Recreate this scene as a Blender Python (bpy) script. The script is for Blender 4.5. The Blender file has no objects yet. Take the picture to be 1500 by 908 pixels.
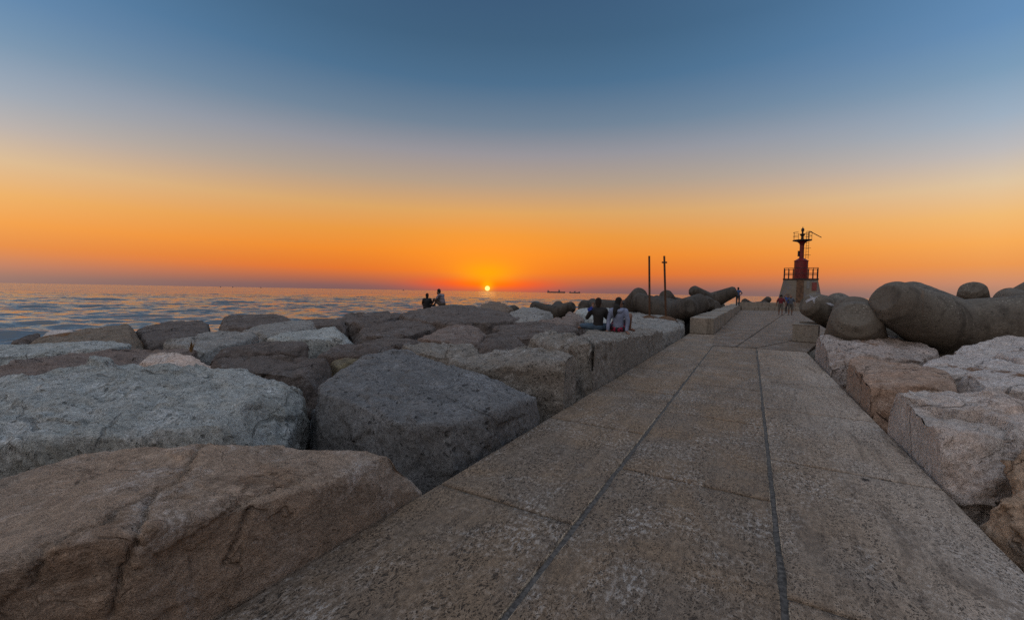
import bpy, bmesh, math, random
import numpy as np
from mathutils import Vector, Matrix, noise
from mathutils.bvhtree import BVHTree

scene = bpy.context.scene
COL = scene.collection
R = math.radians
PI = math.pi
SEA_Z = -1.9
WAVE = .0092

# ------------------------------------------------------------------ camera
F_PX, EYE, YAW = 615.0, 1.6, R(29.6)          # focal length in pixels of a 1500 px wide frame, eye height, heading left of the pier axis
ROLL = math.atan(.0178)
PITCH = math.atan((454 - (414.2 + .0178 * 750)) * math.cos(ROLL) / F_PX)
fwd = Vector((-math.sin(YAW) * math.cos(PITCH), math.cos(YAW) * math.cos(PITCH), -math.sin(PITCH)))
_r = Vector((math.cos(YAW), math.sin(YAW), 0)); _u = _r.cross(fwd)
rt = _r * math.cos(ROLL) + _u * math.sin(ROLL)
up = -_r * math.sin(ROLL) + _u * math.cos(ROLL)
EYE_V = Vector((0, 0, EYE))
cam = bpy.data.cameras.new('camera'); cam_o = bpy.data.objects.new('camera', cam); COL.objects.link(cam_o)
cam.sensor_width = 36.0; cam.lens = 36.0 * F_PX / 1500.0; cam.clip_start = .05; cam.clip_end = 80000
cam_o.matrix_world = Matrix((( rt.x, up.x, -fwd.x, 0), (rt.y, up.y, -fwd.y, 0), (rt.z, up.z, -fwd.z, EYE), (0, 0, 0, 1)))
scene.camera = cam_o

def sight(px, py):
    return fwd + rt * ((px - 750) / F_PX) + up * ((454 - py) / F_PX)
def P(px, py, z):
    """the point of the place at height z that the photograph shows at px,py"""
    d = sight(px, py)
    return EYE_V + d * ((z - EYE) / d.z)
def D(px, py, depth):
    """the point of the place seen at px,py that lies depth metres ahead"""
    return EYE_V + sight(px, py) * depth

# ------------------------------------------------------------------ tagging and mesh helpers
def tag(o, label, cat, group=None):
    o['label'] = label; o['category'] = cat
    if group: o['group'] = group
    return o
def empty(name, loc=(0, 0, 0), rz=0.0):
    o = bpy.data.objects.new(name, None); COL.objects.link(o)
    o.location = loc; o.rotation_euler = (0, 0, rz); o.empty_display_size = .1
    return o
def link(name, me, mat=None, parent=None):
    o = bpy.data.objects.new(name, me); COL.objects.link(o)
    if mat:
        me.materials.clear(); me.materials.append(mat)
    if parent: o.parent = parent
    return o
def bm_obj(name, bm, mat=None, parent=None, smooth=False):
    me = bpy.data.meshes.new(name); bm.to_mesh(me); bm.free()
    if smooth:
        me.polygons.foreach_set('use_smooth', [True] * len(me.polygons))
    return link(name, me, mat, parent)
def baked(o):
    """evaluate the modifiers of o into a plain mesh and drop o"""
    dg = bpy.context.evaluated_depsgraph_get(); dg.update()
    me = bpy.data.meshes.new_from_object(o.evaluated_get(dg))
    old = o.data
    bpy.data.objects.remove(o); bpy.data.meshes.remove(old)
    return me
def add_box(bm, c, s, rz=0.0, bevel=0.0):
    m = Matrix.Translation(c) @ Matrix.Rotation(rz, 4, 'Z') @ Matrix.Diagonal((s[0], s[1], s[2], 1))
    r = bmesh.ops.create_cube(bm, size=1, matrix=m)
    if bevel > 0:
        es = {e for v in r['verts'] for e in v.link_edges}
        bmesh.ops.bevel(bm, geom=list(es), offset=bevel, segments=2, affect='EDGES', profile=.5)
def add_cyl(bm, a, b, r0, r1=None, seg=12, caps=True):
    a = Vector(a); b = Vector(b); d = b - a; r1 = r0 if r1 is None else r1
    m = Matrix.Translation((a + b) / 2) @ d.to_track_quat('Z', 'Y').to_matrix().to_4x4()
    bmesh.ops.create_cone(bm, cap_ends=caps, segments=seg, radius1=r0, radius2=r1, depth=d.length, matrix=m)
def add_lathe(bm, prof, seg=24, off=(0, 0, 0)):
    rings = []
    for r, z in prof:
        rings.append([bm.verts.new((off[0] + r * math.cos(2 * PI * i / seg), off[1] + r * math.sin(2 * PI * i / seg), off[2] + z)) for i in range(seg)])
    for a, b in zip(rings, rings[1:]):
        for i in range(seg):
            bm.faces.new((a[i], a[(i + 1) % seg], b[(i + 1) % seg], b[i]))
    bm.faces.new(rings[0][::-1]); bm.faces.new(rings[-1])

# ------------------------------------------------------------------ materials
def lin(c):
    return tuple((x / 255 / 12.92 if x / 255 <= .04045 else ((x / 255 + .055) / 1.055) ** 2.4) for x in c)
class NT:
    def __init__(self, tree): self.t = tree
    def n(self, kind, **kw):
        nd = self.t.nodes.new(kind)
        for k, v in kw.items():
            if k.startswith('i_'):
                key = k[2:]; key = int(key) if key.isdigit() else key.replace('_', ' ')
                self.set(nd.inputs[key], v)
            else: setattr(nd, k, v)
        return nd
    def set(self, sock, v):
        if isinstance(v, bpy.types.NodeSocket): self.t.links.new(v, sock)
        else:
            if sock.type == 'RGBA' and len(v) == 3: v = (*v, 1)
            sock.default_value = v
    def math(self, op, a, b=0.0, c=0.0, clamp=False):
        nd = self.t.nodes.new('ShaderNodeMath'); nd.operation = op; nd.use_clamp = clamp
        for s, v in zip(nd.inputs, (a, b, c)): self.set(s, v)
        return nd.outputs[0]
    def vmath(self, op, a, b=(0, 0, 0)):
        nd = self.t.nodes.new('ShaderNodeVectorMath'); nd.operation = op
        self.set(nd.inputs[0], a); self.set(nd.inputs[1], b)
        return nd.outputs[1] if op in ('DOT_PRODUCT', 'LENGTH', 'DISTANCE') else nd.outputs[0]
    def mix(self, f, a, b, blend='MIX'):
        nd = self.t.nodes.new('ShaderNodeMix'); nd.data_type = 'RGBA'; nd.blend_type = blend
        self.set(nd.inputs[0], f); self.set(nd.inputs[6], a); self.set(nd.inputs[7], b)
        return nd.outputs[2]
    def rng(self, v, a, b, c=0.0, d=1.0, smooth=True):
        nd = self.t.nodes.new('ShaderNodeMapRange'); nd.interpolation_type = 'SMOOTHSTEP' if smooth else 'LINEAR'
        for s, x in zip(nd.inputs, (v, a, b, c, d)): self.set(s, x)
        return nd.outputs[0]
    def noise(self, vec, scale, detail=4.0, rough=.55, dist=0.0):
        return self.n('ShaderNodeTexNoise', i_Vector=vec, i_Scale=scale, i_Detail=detail, i_Roughness=rough, i_Distortion=dist).outputs[0]
    def vor(self, vec, scale, feature='F1', rand=1.0):
        nd = self.n('ShaderNodeTexVoronoi', feature=feature); self.set(nd.inputs['Vector'], vec)
        self.set(nd.inputs['Scale'], scale); self.set(nd.inputs['Randomness'], rand)
        return nd.outputs['Distance']
    def bump(self, h, dist, strength=1.0, normal=None):
        nd = self.n('ShaderNodeBump', i_Height=h, i_Distance=dist, i_Strength=strength)
        if normal: self.set(nd.inputs['Normal'], normal)
        return nd.outputs[0]
def new_mat(name):
    m = bpy.data.materials.new(name); m.use_nodes = True
    t = m.node_tree; t.nodes.clear()
    h = NT(t)
    p = h.n('ShaderNodeBsdfPrincipled'); o = h.n('ShaderNodeOutputMaterial')
    t.links.new(p.outputs[0], o.inputs[0])
    return m, h, p
def obj_coords(h):
    tc = h.n('ShaderNodeTexCoord'); oi = h.n('ShaderNodeObjectInfo')
    sh = h.math('MULTIPLY', oi.outputs['Random'], 37.0)
    cmb = h.n('ShaderNodeCombineXYZ', i_X=sh, i_Y=sh, i_Z=sh)
    return h.vmath('ADD', tc.outputs['Object'], cmb.outputs[0])

def rock_mat(name, cA, cB, cP=None, patch=.35, pits=.5, crack=.6, stretch=(1, 1, 1), ochre=0.0, rough=.88, relief=1.0, dark=.75, pscale=1.0):
    m, h, p = new_mat(name)
    v0 = obj_coords(h)
    warp = h.n('ShaderNodeTexNoise', i_Vector=v0, i_Scale=1.7, i_Detail=4.0)
    wv = h.vmath('SCALE', h.vmath('SUBTRACT', warp.outputs['Color'], (.5, .5, .5)))
    wv.node.inputs['Scale'].default_value = .5
    vw = h.vmath('ADD', v0, wv)
    mp = h.n('ShaderNodeMapping', i_Vector=vw, i_Scale=stretch); v = mp.outputs[0]
    nl = h.noise(v, .8, 6, .6); nm = h.noise(v, 4.5, 9, .68, .4); nf = h.noise(v, 26, 6, .7); nff = h.noise(v0, 110, 3, .6)
    c = h.mix(h.rng(nl, .36, .64), cA, cB)
    dk = tuple(x * .45 for x in cA)
    c = h.mix(h.rng(nm, .50, .30, 0, dark), c, dk)
    if cP:
        c = h.mix(h.math('MULTIPLY', h.rng(h.noise(v, 2.1, 8, .72, .8), .58 - .2 * patch, .72), h.rng(nf, .35, .62)), c, cP)
    if ochre:
        c = h.mix(h.math('MULTIPLY', h.rng(h.noise(v0, 1.1, 6, .65), .60, .68), ochre), c, (.20, .085, .022))
    c = h.mix(1.0, c, h.mix(h.rng(nf, .25, .75), (.66, .66, .66), (1.30, 1.29, 1.27)), 'MULTIPLY')
    c = h.mix(.7, c, h.mix(h.rng(nff, .3, .7), (.70, .70, .70), (1.28, 1.28, 1.28)), 'MULTIPLY')
    # pits and pores
    pitmask = h.rng(h.noise(v0, 3.0, 4), .42, .6)
    d1 = h.vor(vw, 17.0 * pscale); pit = h.math('MULTIPLY', h.rng(d1, .25, .17), pitmask)
    d2 = h.vor(vw, 46.0 * pscale); pit2 = h.math('MULTIPLY', h.rng(d2, .28, .18), h.rng(h.noise(v0, 7.0, 3), .45, .6))
    pit = h.math('MULTIPLY', h.math('MAXIMUM', pit, h.math('MULTIPLY', pit2, .8)), pits)
    c = h.mix(h.math('MULTIPLY', pit, .85), c, tuple(x * .22 for x in cA))
    # long broken cracks
    ce = h.vor(vw, .55, 'DISTANCE_TO_EDGE')
    ck = h.math('MULTIPLY', h.rng(ce, .009, .003), h.rng(h.noise(v0, 1.3, 3), .47, .56))
    ce2 = h.vor(vw, 2.3, 'DISTANCE_TO_EDGE')
    ck2 = h.math('MULTIPLY', h.rng(ce2, .014, .004), h.rng(h.noise(v0, 2.1, 3), .54, .62))
    ck = h.math('MULTIPLY', h.math('MAXIMUM', ck, h.math('MULTIPLY', ck2, .7)), crack)
    c = h.mix(ck, c, tuple(x * .15 for x in cA))
    p.inputs['Roughness'].default_value = rough
    p.inputs['Specular IOR Level'].default_value = .3
    h.set(p.inputs['Base Color'], c)
    b = h.bump(h.math('ADD', nm, h.math('MULTIPLY', nl, .6)), .11 * relief)
    b = h.bump(nf, .026 * relief, 1.0, b)
    b = h.bump(h.math('SUBTRACT', h.math('MULTIPLY', nff, .35), h.math('ADD', pit, h.math('MULTIPLY', ck, 1.6))), .035, 1.0, b)
    h.set(p.inputs['Normal'], b)
    return m

def concrete_mat(name, cA, cB, speck=0.0, rough=.85):
    m, h, p = new_mat(name)
    v = obj_coords(h)
    n1 = h.noise(v, 1.2, 7, .65, .3); n2 = h.noise(v, 9, 7, .65); n3 = h.noise(v, 60, 4, .6)
    c = h.mix(h.rng(n1, .35, .65), cA, cB)
    c = h.mix(h.rng(n2, .48, .30, 0, .6), c, tuple(x * .5 for x in cA))
    c = h.mix(.8, c, h.mix(h.rng(n3, .3, .7), (.7, .7, .7), (1.25, 1.25, 1.25)), 'MULTIPLY')
    hole = h.math('MULTIPLY', h.rng(h.vor(v, 15), .2, .1), h.rng(h.noise(v, 2.5, 3), .5, .6))
    c = h.mix(h.math('MULTIPLY', hole, .7), c, tuple(x * .25 for x in cA))
    if speck:
        sp = h.math('MULTIPLY', h.rng(h.vor(v, 22), .3, .14), h.rng(h.noise(v, .7, 3), .46, .58))
        c = h.mix(h.math('MULTIPLY', sp, speck), c, (.42, .40, .34))
    # run-off streaks and rust blooms
    gp = h.n('ShaderNodeNewGeometry').outputs['Position']
    stv = h.n('ShaderNodeMapping', i_Vector=gp, i_Scale=(3.2, 3.2, .35)).outputs[0]
    c = h.mix(h.rng(h.noise(stv, 1.0, 5, .6), .50, .66, 0, .6), c, tuple(x * .38 for x in cA))
    c = h.mix(h.rng(h.noise(stv, .8, 4, .65, .5), .64, .72, 0, .35), c, (.17, .10, .055))
    h.set(p.inputs['Base Color'], c)
    p.inputs['Roughness'].default_value = rough; p.inputs['Specular IOR Level'].default_value = .25
    b = h.bump(h.math('ADD', n1, h.math('MULTIPLY', n2, .5)), .05)
    b = h.bump(h.math('SUBTRACT', h.math('MULTIPLY', n3, .6), hole), .012, 1.0, b)
    h.set(p.inputs['Normal'], b)
    return m

def plain_mat(name, c, rough=.6, metal=0.0, var=.35, scale=18.0, bump=.003):
    m, h, p = new_mat(name)
    v = obj_coords(h)
    n = h.noise(v, scale, 5, .6)
    col = h.mix(h.rng(n, .3, .7), tuple(x * (1 - var) for x in c), tuple(min(1, x * (1 + var)) for x in c))
    h.set(p.inputs['Base Color'], col)
    p.inputs['Roughness'].default_value = rough; p.inputs['Metallic'].default_value = metal
    h.set(p.inputs['Normal'], h.bump(n, bump))
    return m

def slab_mat(name, smoothness=0.0, stain=None, lanes=True):
    m, h, p = new_mat(name)
    tc = h.n('ShaderNodeTexCoord'); v0 = tc.outputs['Object']
    st = h.n('ShaderNodeMapping', i_Vector=v0, i_Scale=(1, .17, 1)).outputs[0]
    st2 = h.n('ShaderNodeMapping', i_Vector=v0, i_Scale=(1, .55, 1)).outputs[0]
    n1 = h.noise(v0, .9, 5, .6, .5); n2 = h.noise(st, 6, 8, .68, .6); n3 = h.noise(st2, 34, 6, .68); n4 = h.noise(v0, 150, 3, .6)
    c = h.mix(h.rng(n1, .38, .62), (.285, .205, .138), (.24, .19, .147))
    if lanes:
      # right hand lane brightened towards its open edge, light painted into the colour
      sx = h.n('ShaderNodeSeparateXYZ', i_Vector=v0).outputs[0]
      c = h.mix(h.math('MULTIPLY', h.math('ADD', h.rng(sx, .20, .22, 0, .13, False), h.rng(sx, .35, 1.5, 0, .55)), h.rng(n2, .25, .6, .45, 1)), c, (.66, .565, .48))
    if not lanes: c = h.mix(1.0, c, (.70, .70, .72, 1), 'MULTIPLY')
    c = h.mix(h.rng(n2, .50, .32, 0, .5), c, (.115, .09, .072))
    # worn, pale, salt-bleached patches
    wp = h.math('MULTIPLY', h.rng(h.noise(v0, 1.35, 6, .7, .8), .44, .66), h.rng(h.noise(st2, 34, 5, .75), .47, .60))
    c = h.mix(h.math('MULTIPLY', wp, .55), c, (.56, .545, .53))
    ar = h.n('ShaderNodeAttribute', attribute_name='arris').outputs['Fac']
    c = h.mix(h.math('MULTIPLY', h.rng(ar, .25, .7), h.rng(h.noise(v0, 7, 5, .7), .40, .52, 0, .95)), c, (.66, .55, .42))
    c = h.mix(1.0, c, h.mix(h.rng(n3, .28, .72), (.64, .63, .62), (1.30, 1.28, 1.25)), 'MULTIPLY')
    c = h.mix(.8, c, h.mix(h.rng(n4, .3, .7), (.7, .7, .7), (1.3, 1.3, 1.3)), 'MULTIPLY')
    pv = h.n('ShaderNodeMapping', i_Vector=h.vmath('ADD', v0, h.vmath('MULTIPLY', h.n('ShaderNodeTexNoise', i_Vector=v0, i_Scale=9.0).outputs['Color'], (.10, .10, .0))), i_Scale=(1, .5, 1)).outputs[0]
    pits = h.math('MULTIPLY', h.rng(h.vor(pv, 38), .33, .14), h.rng(h.noise(st, 3.0, 5, .65), .42, .60))
    pits2 = h.math('MULTIPLY', h.rng(h.vor(pv, 95), .38, .14), h.rng(h.noise(st, 6.0, 4), .38, .56))
    pit = h.math('MULTIPLY', h.math('MAXIMUM', pits, pits2), 1.0 - smoothness)
    c = h.mix(h.math('MULTIPLY', pit, .78), c, (.03, .026, .023))
    if stain:
        d = h.vmath('DISTANCE', h.vmath('MULTIPLY', h.vmath('ADD', v0, h.vmath('SCALE', h.n('ShaderNodeTexNoise', i_Vector=v0, i_Scale=30.0).outputs['Color'])), (1, 1, 0)), (stain[0], stain[1], 0))
        d.node.inputs[0].links[0].from_node.inputs[0].links[0].from_node.inputs[1].links[0].from_node.inputs['Scale'].default_value = .03
        c = h.mix(h.rng(d, .05, .02, 0, .85), c, (.02, .018, .016))
    h.set(p.inputs['Base Color'], c)
    p.inputs['Roughness'].default_value = .72; p.inputs['Specular IOR Level'].default_value = .35
    b = h.bump(n2, .035 * (1 - .5 * smoothness)); b = h.bump(n3, .03, 1.0, b)
    b = h.bump(h.math('SUBTRACT', h.math('MULTIPLY', n4, .3), pit), .018, 1.0, b)
    h.set(p.inputs['Normal'], b)
    return m

# ------------------------------------------------------------------ sky and sun
SUN_AZ = YAW + R(3.4)             # left of +Y
SUN_EL = R(.42)
sun_dir = Vector((-math.sin(SUN_AZ) * math.cos(SUN_EL), math.cos(SUN_AZ) * math.cos(SUN_EL), math.sin(SUN_EL)))
world = bpy.data.worlds.new('World'); scene.world = world; world.use_nodes = True
wt = world.node_tree; wt.nodes.clear(); w = NT(wt)
LO, HI = -2.0, 62.0
def sky_ramp(fac, stops):
    nd = wt.nodes.new('ShaderNodeValToRGB'); cr = nd.color_ramp; cr.interpolation = 'EASE' if False else 'LINEAR'
    while len(cr.elements) > 1: cr.elements.remove(cr.elements[-1])
    first = True
    for el, c in stops:
        pos = (el - LO) / (HI - LO)
        e = cr.elements[0] if first else cr.elements.new(pos)
        e.position = pos; e.color = (*lin(c), 1); first = False
    w.set(nd.inputs[0], fac)
    return nd.outputs[0]
dirv = w.vmath('NORMALIZE', w.n('ShaderNodeTexCoord').outputs['Generated'])
sep = w.n('ShaderNodeSeparateXYZ', i_Vector=dirv)
el = w.math('MULTIPLY', w.math('ARCSINE', sep.outputs[2]), 180 / PI)
fac = w.rng(el, LO, HI, 0, 1, smooth=False)
azd = w.math('ARCTAN2', w.vmath('DOT_PRODUCT', dirv, (math.cos(SUN_AZ), math.sin(SUN_AZ), 0)),
             w.vmath('DOT_PRODUCT', dirv, (-math.sin(SUN_AZ), math.cos(SUN_AZ), 0)))
aaz = w.math('MULTIPLY', w.math('ABSOLUTE', azd), 180 / PI)
rampA = sky_ramp(fac, [(-2, (60, 50, 55)), (-.3, (112, 88, 92)), (.5, (124, 90, 90)), (1.3, (165, 96, 74)), (2.6, (218, 108, 45)), (5, (231, 130, 38)), (7.6, (226, 145, 54)),
                       (10.5, (213, 159, 92)), (14.2, (174, 153, 132)), (17.7, (146, 144, 150)), (21.1, (106, 126, 146)), (25.8, (68, 106, 138)), (30.2, (57, 93, 124)), (36, (52, 84, 117)), (50, (135, 155, 185)), (62, (205, 212, 226))])
rampB = sky_ramp(fac, [(-2, (70, 62, 66)), (-.3, (150, 122, 116)), (.6, (170, 131, 114)), (1.5, (198, 139, 110)), (3.2, (232, 150, 82)), (5.2, (244, 168, 86)), (7.6, (238, 184, 115)),
                       (10.4, (220, 194, 160)), (13.2, (186, 183, 184)), (16, (155, 172, 190)), (19.7, (120, 153, 182)), (23.5, (98, 139, 180)), (30, (85, 126, 168)), (38, (92, 132, 175)), (50, (150, 168, 194)), (62, (205, 212, 226))])
rampC = sky_ramp(fac, [(-2, (56, 52, 54)), (0, (88, 80, 82)), (6, (106, 94, 94)), (14, (112, 105, 108)), (25, (122, 120, 128)), (40, (160, 166, 178)), (62, (205, 212, 226))])
wAB = w.math('POWER', w.rng(aaz, 0, 52, 0, 1, smooth=False), 2.6)
base = w.mix(wAB, rampA, rampB)
rampD = sky_ramp(fac, [(-2, (80, 72, 72)), (0, (136, 114, 106)), (6, (210, 176, 154)), (14, (228, 202, 184)), (25, (230, 216, 206)), (40, (218, 218, 222)), (62, (205, 212, 226))])
base = w.mix(w.rng(aaz, 58, 135), base, w.mix(w.rng(azd, -1.9, 2.4), rampD, rampC))  # sky overhead and behind, out of view, brightened to light the ground
# glow round the sun: flat red band, yellow bloom above it
ex = w.math('DIVIDE', w.math('MULTIPLY', azd, 180 / PI), 1.0)
def gauss(cx, sx, cy, sy):
    a = w.math('POWER', w.math('DIVIDE', ex, sx), 2.0)
    b = w.math('POWER', w.math('DIVIDE', w.math('SUBTRACT', el, cy), sy), 2.0)
    return w.math('EXPONENT', w.math('MULTIPLY', w.math('ADD', a, b), -1.0))
c = w.mix(w.math('MULTIPLY', gauss(0, 11, 4.5, 4.2), .32), base, (*lin((252, 156, 30)), 1))
c = w.mix(w.math('MULTIPLY', gauss(0, 8.5, 1.0, .95), .92), c, (*lin((250, 62, 0)), 1))
c = w.mix(w.math('MULTIPLY', gauss(0, 4.2, 2.4, 1.7), .8), c, (*lin((242, 165, 0)), 1))
c = w.mix(w.math('MULTIPLY', gauss(0, .8, .7, .8), .6), c, (*lin((255, 190, 8)), 1))
ang = w.math('MULTIPLY', w.math('ARCCOSINE', w.vmath('DOT_PRODUCT', dirv, tuple(sun_dir))), 180 / PI)
disc = w.rng(ang, .37, .29)
c = w.mix(disc, c, (1.5, 1.08, .32, 1))
bg1 = w.n('ShaderNodeBackground', i_Color=c, i_Strength=1.0)
sky = w.n('ShaderNodeTexSky', sky_type='NISHITA'); sky.sun_disc = False
sky.sun_elevation = max(SUN_EL, 0); sky.sun_rotation = -SUN_AZ; sky.air_density = 1.2; sky.dust_density = 1.5
bg2 = w.n('ShaderNodeBackground', i_Color=sky.outputs[0], i_Strength=.02)
add = w.n('ShaderNodeAddShader'); wt.links.new(bg1.outputs[0], add.inputs[0]); wt.links.new(bg2.outputs[0], add.inputs[1])
wo = w.n('ShaderNodeOutputWorld'); wt.links.new(add.outputs[0], wo.inputs[0])

sun = bpy.data.lights.new('sun', 'SUN'); sun.energy = .0015; sun.angle = R(2.5); sun.color = (1.0, .45, .18)
sun_o = bpy.data.objects.new('sun', sun); COL.objects.link(sun_o)
sun_o.rotation_euler = sun_dir.to_track_quat('Z', 'Y').to_euler(); sun_o.location = (-30, 40, 30)

vs = scene.view_settings
vs.view_transform = 'Standard'; vs.look = 'None'; vs.exposure = 0.0; vs.gamma = 1.0; vs.use_curve_mapping = False
scene.render.engine = 'CYCLES'
scene.cycles.use_denoising = False; scene.cycles.denoising_prefilter = 'NONE'; scene.render.filter_size = 1.1
scene.cycles.max_bounces = 5

# ------------------------------------------------------------------ sea
def build_sea():
    # fine cells where the water is seen close by (ahead and to the left), coarse elsewhere
    a0, a1 = PI / 2 - R(18), PI / 2 + R(112)
    th = np.concatenate([np.linspace(a0, a1, 1500, endpoint=False), np.linspace(a1, a0 + 2 * PI, 220, endpoint=False)])
    rr = np.concatenate([[6.0, 10.0, 13.0], np.geomspace(15, 240, 640), np.geomspace(250, 40000, 110)])
    nseg, nring = len(th), len(rr)
    Rg, T = np.meshgrid(rr, th, indexing='ij')
    X = (Rg * np.cos(T)); Y = (Rg * np.sin(T)); Z = np.zeros_like(X)
    rs = np.random.RandomState(11)
    wind = SUN_AZ + PI / 2 + .35
    hi = np.searchsorted(rr, 420)
    x, y, r_ = X[:hi], Y[:hi], Rg[:hi]
    cell = np.maximum(r_ * .0045, .05)
    z = np.zeros_like(x)
    for k in range(64):
        lam = .7 * (16 / .7) ** ((k + rs.uniform(0, 1)) / 64); kx = 2 * PI / lam
        a = wind + rs.normal(0, .42 if lam < 6 else .22)
        ph = rs.uniform(0, 2 * PI)
        f = np.clip((lam / cell - 3) / 4, 0, 1)
        g = .6 + .4 * np.sin((x * math.cos(a + 1.3) + y * math.sin(a + 1.3)) * kx * .13 + ph * 2)
        z += f * g * WAVE * (1.0 if lam < 5 else .58) * lam * np.sin(kx * (x * math.cos(a) + y * math.sin(a)) + ph)
    Z[:hi] = z
    verts = np.stack([X, Y, Z], -1).reshape(-1, 3)
    verts = np.concatenate([[[0, 0, 0]], verts])
    i = np.arange(nring - 1)[:, None] * nseg + 1; j = np.arange(nseg)[None, :]; j2 = (j + 1) % nseg
    quads = np.stack([i + j, i + nseg + j, i + nseg + j2, i + j2], -1).reshape(-1, 4)
    me = bpy.data.meshes.new('sea')
    me.vertices.add(len(verts)); me.vertices.foreach_set('co', verts.astype('f').ravel())
    me.loops.add(quads.size); me.loops.foreach_set('vertex_index', quads.astype('i').ravel())
    me.polygons.add(len(quads)); me.polygons.foreach_set('loop_start', np.arange(0, quads.size, 4, dtype='i'))
    me.update(calc_edges=True); me.polygons.foreach_set('use_smooth', np.ones(len(quads), bool))
    m, h, p = new_mat('sea_water')
    v = h.n('ShaderNodeTexCoord').outputs['Object']
    rot = h.n('ShaderNodeMapping', i_Vector=v, i_Rotation=(0, 0, -(SUN_AZ + .25)), i_Scale=(1, 1, 1)).outputs[0]
    st = h.n('ShaderNodeMapping', i_Vector=rot, i_Scale=(.45, 1, 1)).outputs[0]
    def slope(vec, scale, det, amt):
        c_ = h.n('ShaderNodeTexNoise', i_Vector=vec, i_Scale=scale, i_Detail=det, i_Roughness=.55).outputs['Color']
        q_ = h.vmath('SCALE', h.vmath('SUBTRACT', c_, (.5, .5, .5))); q_.node.inputs['Scale'].default_value = amt
        return q_
    gust = h.rng(h.noise(h.n('ShaderNodeMapping', i_Vector=rot, i_Scale=(.25, 1, 1)).outputs[0], .02, 4, .6), .35, .65, .45, 1.3)
    sl = h.vmath('ADD', h.vmath('ADD', slope(st, .16, 2, .75), slope(st, .55, 4, 1.3)), h.vmath('ADD', slope(st, 2.2, 4, 1.2), slope(rot, 9.0, 2, .6)))
    dist = h.vmath('LENGTH', h.vmath('MULTIPLY', v, (1, 1, 0)))
    sl = h.vmath('SCALE', sl); h.set(sl.node.inputs['Scale'], h.math('MULTIPLY', gust, h.rng(dist, 40, 300, .6, 1.1)))
    geo = h.n('ShaderNodeNewGeometry')
    nrm = h.vmath('NORMALIZE', h.vmath('ADD', geo.outputs['Normal'], h.vmath('MULTIPLY', sl, (1, 1, 0))))
    p.inputs['Base Color'].default_value = (.115, .128, .135, 1)
    p.inputs['Roughness'].default_value = .12; p.inputs['IOR'].default_value = 1.33
    h.set(p.inputs['Normal'], nrm)
    o = link('sea', me, m); o.location = (0, 0, SEA_Z); o['kind'] = 'structure'
build_sea()

# ------------------------------------------------------------------ ground under the armour stone
def build_ground():
    m = rock_mat('rubble_core', (.05, .046, .042), (.07, .064, .058), pits=.3, crack=.0)
    bm = bmesh.new()
    nx, ny = 90, 130
    grid = []
    for j in range(ny):
        y = -14 + j * 98 / (ny - 1)
        row = []
        for i in range(nx):
            x = -48 + i * 80 / (nx - 1)
            # how far from the pier: the mound falls away to the sea on both sides
            left = 13 + 3 * noise.noise(Vector((y * .1, 3, 0)))
            dl = max(0, -2.2 - x - left); dr = max(0, x - 12.0 - max(0, (y - 14) * .15))
            z = -.95 - .28 * dl - .35 * dr - max(0, y - 62) * .3 + .12 * noise.noise(Vector((x * .6, y * .6, 1)))
            if x < -2.2: z -= max(0, (-2.2 - x)) * .035
            row.append(bm.verts.new((x, y, max(z, -6))))
        grid.append(row)
    for j in range(ny - 1):
        for i in range(nx - 1):
            bm.faces.new((grid[j][i], grid[j][i + 1], grid[j + 1][i + 1], grid[j + 1][i]))
    o = bm_obj('ground', bm, m, smooth=True); o['kind'] = 'structure'
build_ground()

# ------------------------------------------------------------------ walkway
LANES = [(-2.19, -1.016), (-.984, .197), (.223, 1.47)]
OFFS = [2.70, 3.83, 2.63]
def slab_grid(bm, x0, x1, y0, y1, step=.035, seed=0, skirt=.2):
    lay = bm.verts.layers.float.get('arris') or bm.verts.layers.float.new('arris')
    nx = max(2, int((x1 - x0) / step)); ny = max(2, int((y1 - y0) / (step * 1.6)))
    g = []
    for j in range(ny + 1):
        row = []
        for i in range(nx + 1):
            x = x0 + (x1 - x0) * i / nx; x = x0 + .013 if i == 1 else x1 - .013 if i == nx - 1 else x; y = y0 + (y1 - y0) * j / ny; z = 0.0
            ex = min(i, nx - i); ey = min(j, ny - j)
            nz = noise.noise(Vector((x * 9, y * 9, seed)))
            if ex == 0 or ey == 0:
                z = -.006 - .012 * max(0, nz)
                x += (.004 + .010 * max(0, nz) + .022 * max(0, noise.noise(Vector((x * 3, y * 3.1, seed + 4))) - .12)) * (1 if i == 0 else -1 if i == nx else 0)
                y += (.002 + .009 * max(0, nz)) * (1 if j == 0 else -1 if j == ny else 0)
            if ey == 0 and ex: z = -.005 - .008 * max(0, nz)
            z += .002 * noise.noise(Vector((x * 2, y * 2, 7 + seed)))
            vv = bm.verts.new((x, y, z)); vv[lay] = 1.0 if ex == 0 else 0.0; row.append(vv)
        g.append(row)
    for j in range(ny):
        for i in range(nx):
            bm.faces.new((g[j][i], g[j][i + 1], g[j + 1][i + 1], g[j + 1][i]))
    rim = [g[0][i] for i in range(nx + 1)] + [g[j][nx] for j in range(1, ny + 1)] + [g[ny][i] for i in range(nx - 1, -1, -1)] + [g[j][0] for j in range(ny - 1, 0, -1)]
    low = [bm.verts.new((v.co.x, v.co.y, -skirt)) for v in rim]
    for a in range(len(rim)):
        b = (a + 1) % len(rim)
        bm.faces.new((rim[b], rim[a], low[a], low[b]))
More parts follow.
